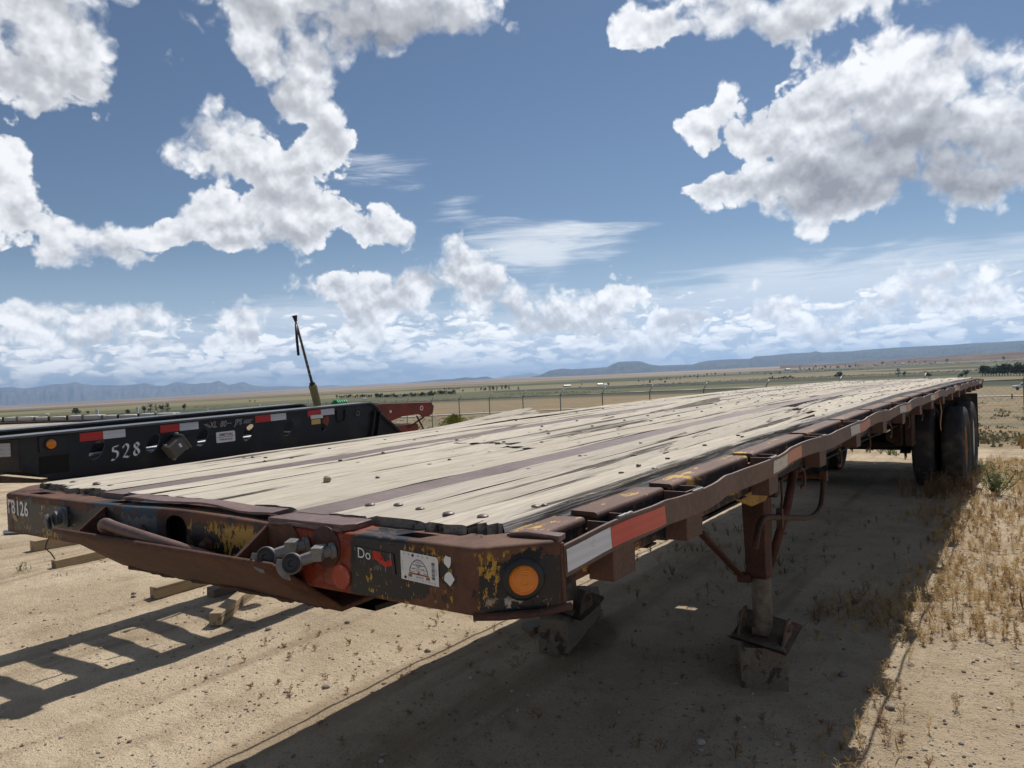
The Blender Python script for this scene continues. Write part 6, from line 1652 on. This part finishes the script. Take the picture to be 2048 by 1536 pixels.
# white pickup
def pickup():
    p, d = ground_hit(2052, 780.5)
    a = rel(p.x, p.y)[1]
    hd = YAW - a + math.pi      # across the line of sight, nose to the left
    t = thing('pickup_truck', 'white pickup truck parked on the gravel road past the fence', 'truck', (p.x, p.y, p.z+.10)); t.rotation_euler = (0, 0, hd); t['_o'] = (0, 0, 0)
    wp = plain('truck_white', (.72, .73, .74), .3, var=.04); gl = plain('truck_glass', (.03, .035, .04), .1, var=.1); 
    prof = [(-2.8, .55), (2.75, .50), (2.85, .62), (2.82, .95), (2.70, 1.08), (1.35, 1.20), (.85, 1.78), (-.75, 1.84), (-.98, 1.22), (-2.78, 1.22), (-2.85, .8)]
    MB().prism(prof, lambda q, y: (q[0], y, q[1]), -.95, .95).build('body', wp, t, bevel=.05, seg=3)
    for y in (-.96, .95):
        MB().prism([(1.15, 1.22), (.78, 1.70), (.15, 1.73), (.15, 1.22)], lambda q, k: (q[0], k, q[1]), y, y+.012).build('window', gl, t)
        MB().prism([(.08, 1.22), (.08, 1.73), (-.62, 1.75), (-.76, 1.24)], lambda q, k: (q[0], k, q[1]), y, y+.012).build('window', gl, t)
    for x in (-1.75, 1.75):
        for y in (-.86, .86):
            w_ = MB().lathe([(-.12, .24), (-.13, .36), (-.09, .40), (.09, .40), (.13, .36), (.12, .24)], (x, y, .40), (0, 1, 0), 20, close=True).build('wheel', M['rubber'], t, smooth='angle')
            MB().lathe([(-.10, .22), (.10, .22)], (x, y, .40), (0, 1, 0), 14).build('hub', M['alloy'], w_)
    for y in (-.75, .75): MB().box(2.80, 2.87, y-.16, y+.16, .82, .98).build('headlight', M['silver'], t, bevel=.01)
    MB().box(2.80, 2.88, -.5, .5, .66, .95).build('grille', M['seal'], t)
    MB().box(2.80, 2.95, -.93, .93, .48, .64).build('bumper', M['silver'], t, bevel=.02)
pickup()
# thin roadside stakes
for (px, py, h, lab) in ((2024, 798, 9, 'thin dark stake standing in the brush near the gravel road'), (1940, 776, 6, 'thin stake in the brush beside the trailer rear')):
    p, d = ground_hit(px, py); o = MB().tube([(0, 0, -.2), (.01, 0, h*d/FPX)], .0006*d, 6).build('stake', M['bark'], None); o.location = p; tag(o, lab, 'stake')

# ================================================================== mountains and mesas
def range_(prof, dist, depth, base_off, mat, name, rough=.10, rows=18, seed=1.):
    """prof: [(px, py)] skyline; a real ridge 'dist' away with spurs running down to the plain"""
    xs = [a for a, b in prof]; ys = [b for a, b in prof]
    cols = np.arange(xs[0], xs[-1]+.1, 3.0); P = []
    for px in cols:
        px = float(px); py = float(np.interp(px, xs, ys)); r = pix_ray(px, py); hl = math.hypot(r.x, r.y); az = math.atan2(r.dot(_r0), r.dot(_f0))
        row = []
        ztop = CAM.z+dist*r.z/hl
        for j in range(rows+4):
            t = j/(rows-1) if j < rows else 1+(j-rows+1)*.12
            dd = dist-depth*(1-t); x = CAM.x+dd*r.x/hl; y = CAM.y+dd*r.y/hl
            zb = CAM.z-dd*theta(dd, az)-base_off
            if t <= 1:
                k = t**1.15; sp = rough*(ztop-zb)*math.sin(math.pi*min(1, t))*(1.6*abs(mnoise.noise(Vector((px*.045+seed, t*1.1, seed))))+.9*mnoise.noise(Vector((px*.16+seed*3, t*2.6, seed)))-.3)
                z = zb+(ztop-zb)*k+sp*(1 if t < 1 else 0)
            else: z = ztop-(ztop-zb)*(t-1)*1.4
            row.append((x, y, z))
        P.append(row)
    o = MB().grid(P).build(name, mat, None, smooth=True); return struct(o)
def rock_mat(name, a, b, scale):
    m, t, bs = mat_new(name); P = t.node('ShaderNodeNewGeometry').outputs['Position']
    n = t.noise(t.vscale(P, (1, 1, 4)), scale, 5, .6); t.put(bs.inputs['Base Color'], t.mix(t.smooth(n, .35, .65), a, b)); bs.inputs['Roughness'].default_value = 1.; bs.inputs['Specular IOR Level'].default_value = .0; return m
LEFT = [(-140, 770), (-60, 778), (0, 775), (25, 774), (50, 777), (80, 773), (110, 768), (135, 767), (150, 764), (165, 768), (190, 771), (215, 770), (240, 771), (265, 769), (290, 766), (310, 771), (330, 772), (345, 766), (355, 764), (375, 767), (390, 768), (405, 766), (420, 766), (437, 761), (448, 766), (458, 770), (470, 767), (487, 764), (500, 769), (512, 772), (540, 773), (570, 772), (600, 773), (640, 772), (665, 770), (700, 773), (760, 776), (800, 780)]
MID = [(560, 781), (640, 776), (700, 773), (740, 771), (790, 768), (830, 764), (860, 761), (880, 759), (905, 758), (930, 754.5), (950, 756), (965, 753.5), (975, 753), (985, 757), (1000, 759), (1040, 760), (1090, 760), (1140, 760), (1200, 758)]
FARM = [(960, 762), (1000, 755), (1020, 751), (1040, 749), (1052, 747), (1062, 745), (1075, 748), (1100, 752), (1130, 757), (1170, 760)]
MESA = [(1020, 763), (1050, 757), (1080, 750), (1100, 741), (1115, 738.5), (1125, 737), (1145, 738.5), (1165, 737.5), (1190, 736), (1215, 734), (1228, 727), (1238, 723.5), (1255, 723), (1275, 722), (1286, 724), (1300, 729), (1320, 731), (1350, 730), (1385, 729), (1398, 725), (1415, 721.5), (1440, 719.5), (1470, 718), (1500, 717.5), (1510, 712.5), (1540, 711), (1580, 707), (1600, 706), (1620, 705), (1632, 702.5), (1645, 705), (1700, 702.5), (1750, 698), (1800, 694.5), (1850, 692), (1900, 690), (1950, 686), (2000, 684), (2048, 681), (2140, 676), (2240, 672)]
RIDGE = [(1560, 731), (1640, 729), (1720, 724), (1800, 718.5), (1840, 715.5), (1870, 716), (1900, 711.5), (1940, 709), (1980, 707), (2048, 702.5), (2140, 699), (2220, 698)]
range_(LEFT, 30000, 7000, 40, rock_mat('range_rock', (.10, .085, .075), (.18, .15, .125), .0012), 'mountains', rough=.20, rows=22, seed=2.)
range_(FARM, 34000, 5000, 40, rock_mat('far_mesa_rock', (.11, .09, .075), (.2, .16, .13), .001), 'mountains', rough=.15, seed=5.)
range_(MID, 19000, 4500, 30, rock_mat('low_mesa_rock', (.055, .05, .042), (.10, .085, .068), .0016), 'hills', rough=.22, seed=7.)
range_(MESA, 16000, 4200, 25, rock_mat('mesa_rock', (.055, .052, .045), (.105, .09, .072), .0018), 'hills', rough=.25, rows=22, seed=9.)
range_(RIDGE, 5200, 1300, 8, rock_mat('ridge_earth', (.13, .088, .06), (.20, .145, .10), .004), 'hills', rough=.12, seed=11.)

# ================================================================== haze
hzo = MB().box(-42000, 42000, -42000, 46000, -900, 560).build('haze', None); hzo.data.materials.clear()
hm = bpy.data.materials.new('haze_air'); hm.use_nodes = True; hn = hm.node_tree; hn.nodes.clear()
ho = hn.nodes.new('ShaderNodeOutputMaterial'); hv = hn.nodes.new('ShaderNodeVolumePrincipled'); hn.links.new(hv.outputs[0], ho.inputs['Volume'])
hv.inputs['Color'].default_value = (.47, .69, 1.0, 1); hv.inputs['Density'].default_value = 4.3e-5; hv.inputs['Anisotropy'].default_value = .45
hzo.data.materials.append(hm); struct(hzo, 'stuff')
for o in bpy.data.objects:
    if '_o' in o: del o['_o']
print('objects', len(bpy.data.objects), 'tris', sum(len(o.data.loop_triangles) if False else sum(len(p.vertices)-2 for p in o.data.polygons) for o in bpy.data.objects if o.type == 'MESH' and o.data.users < 2))
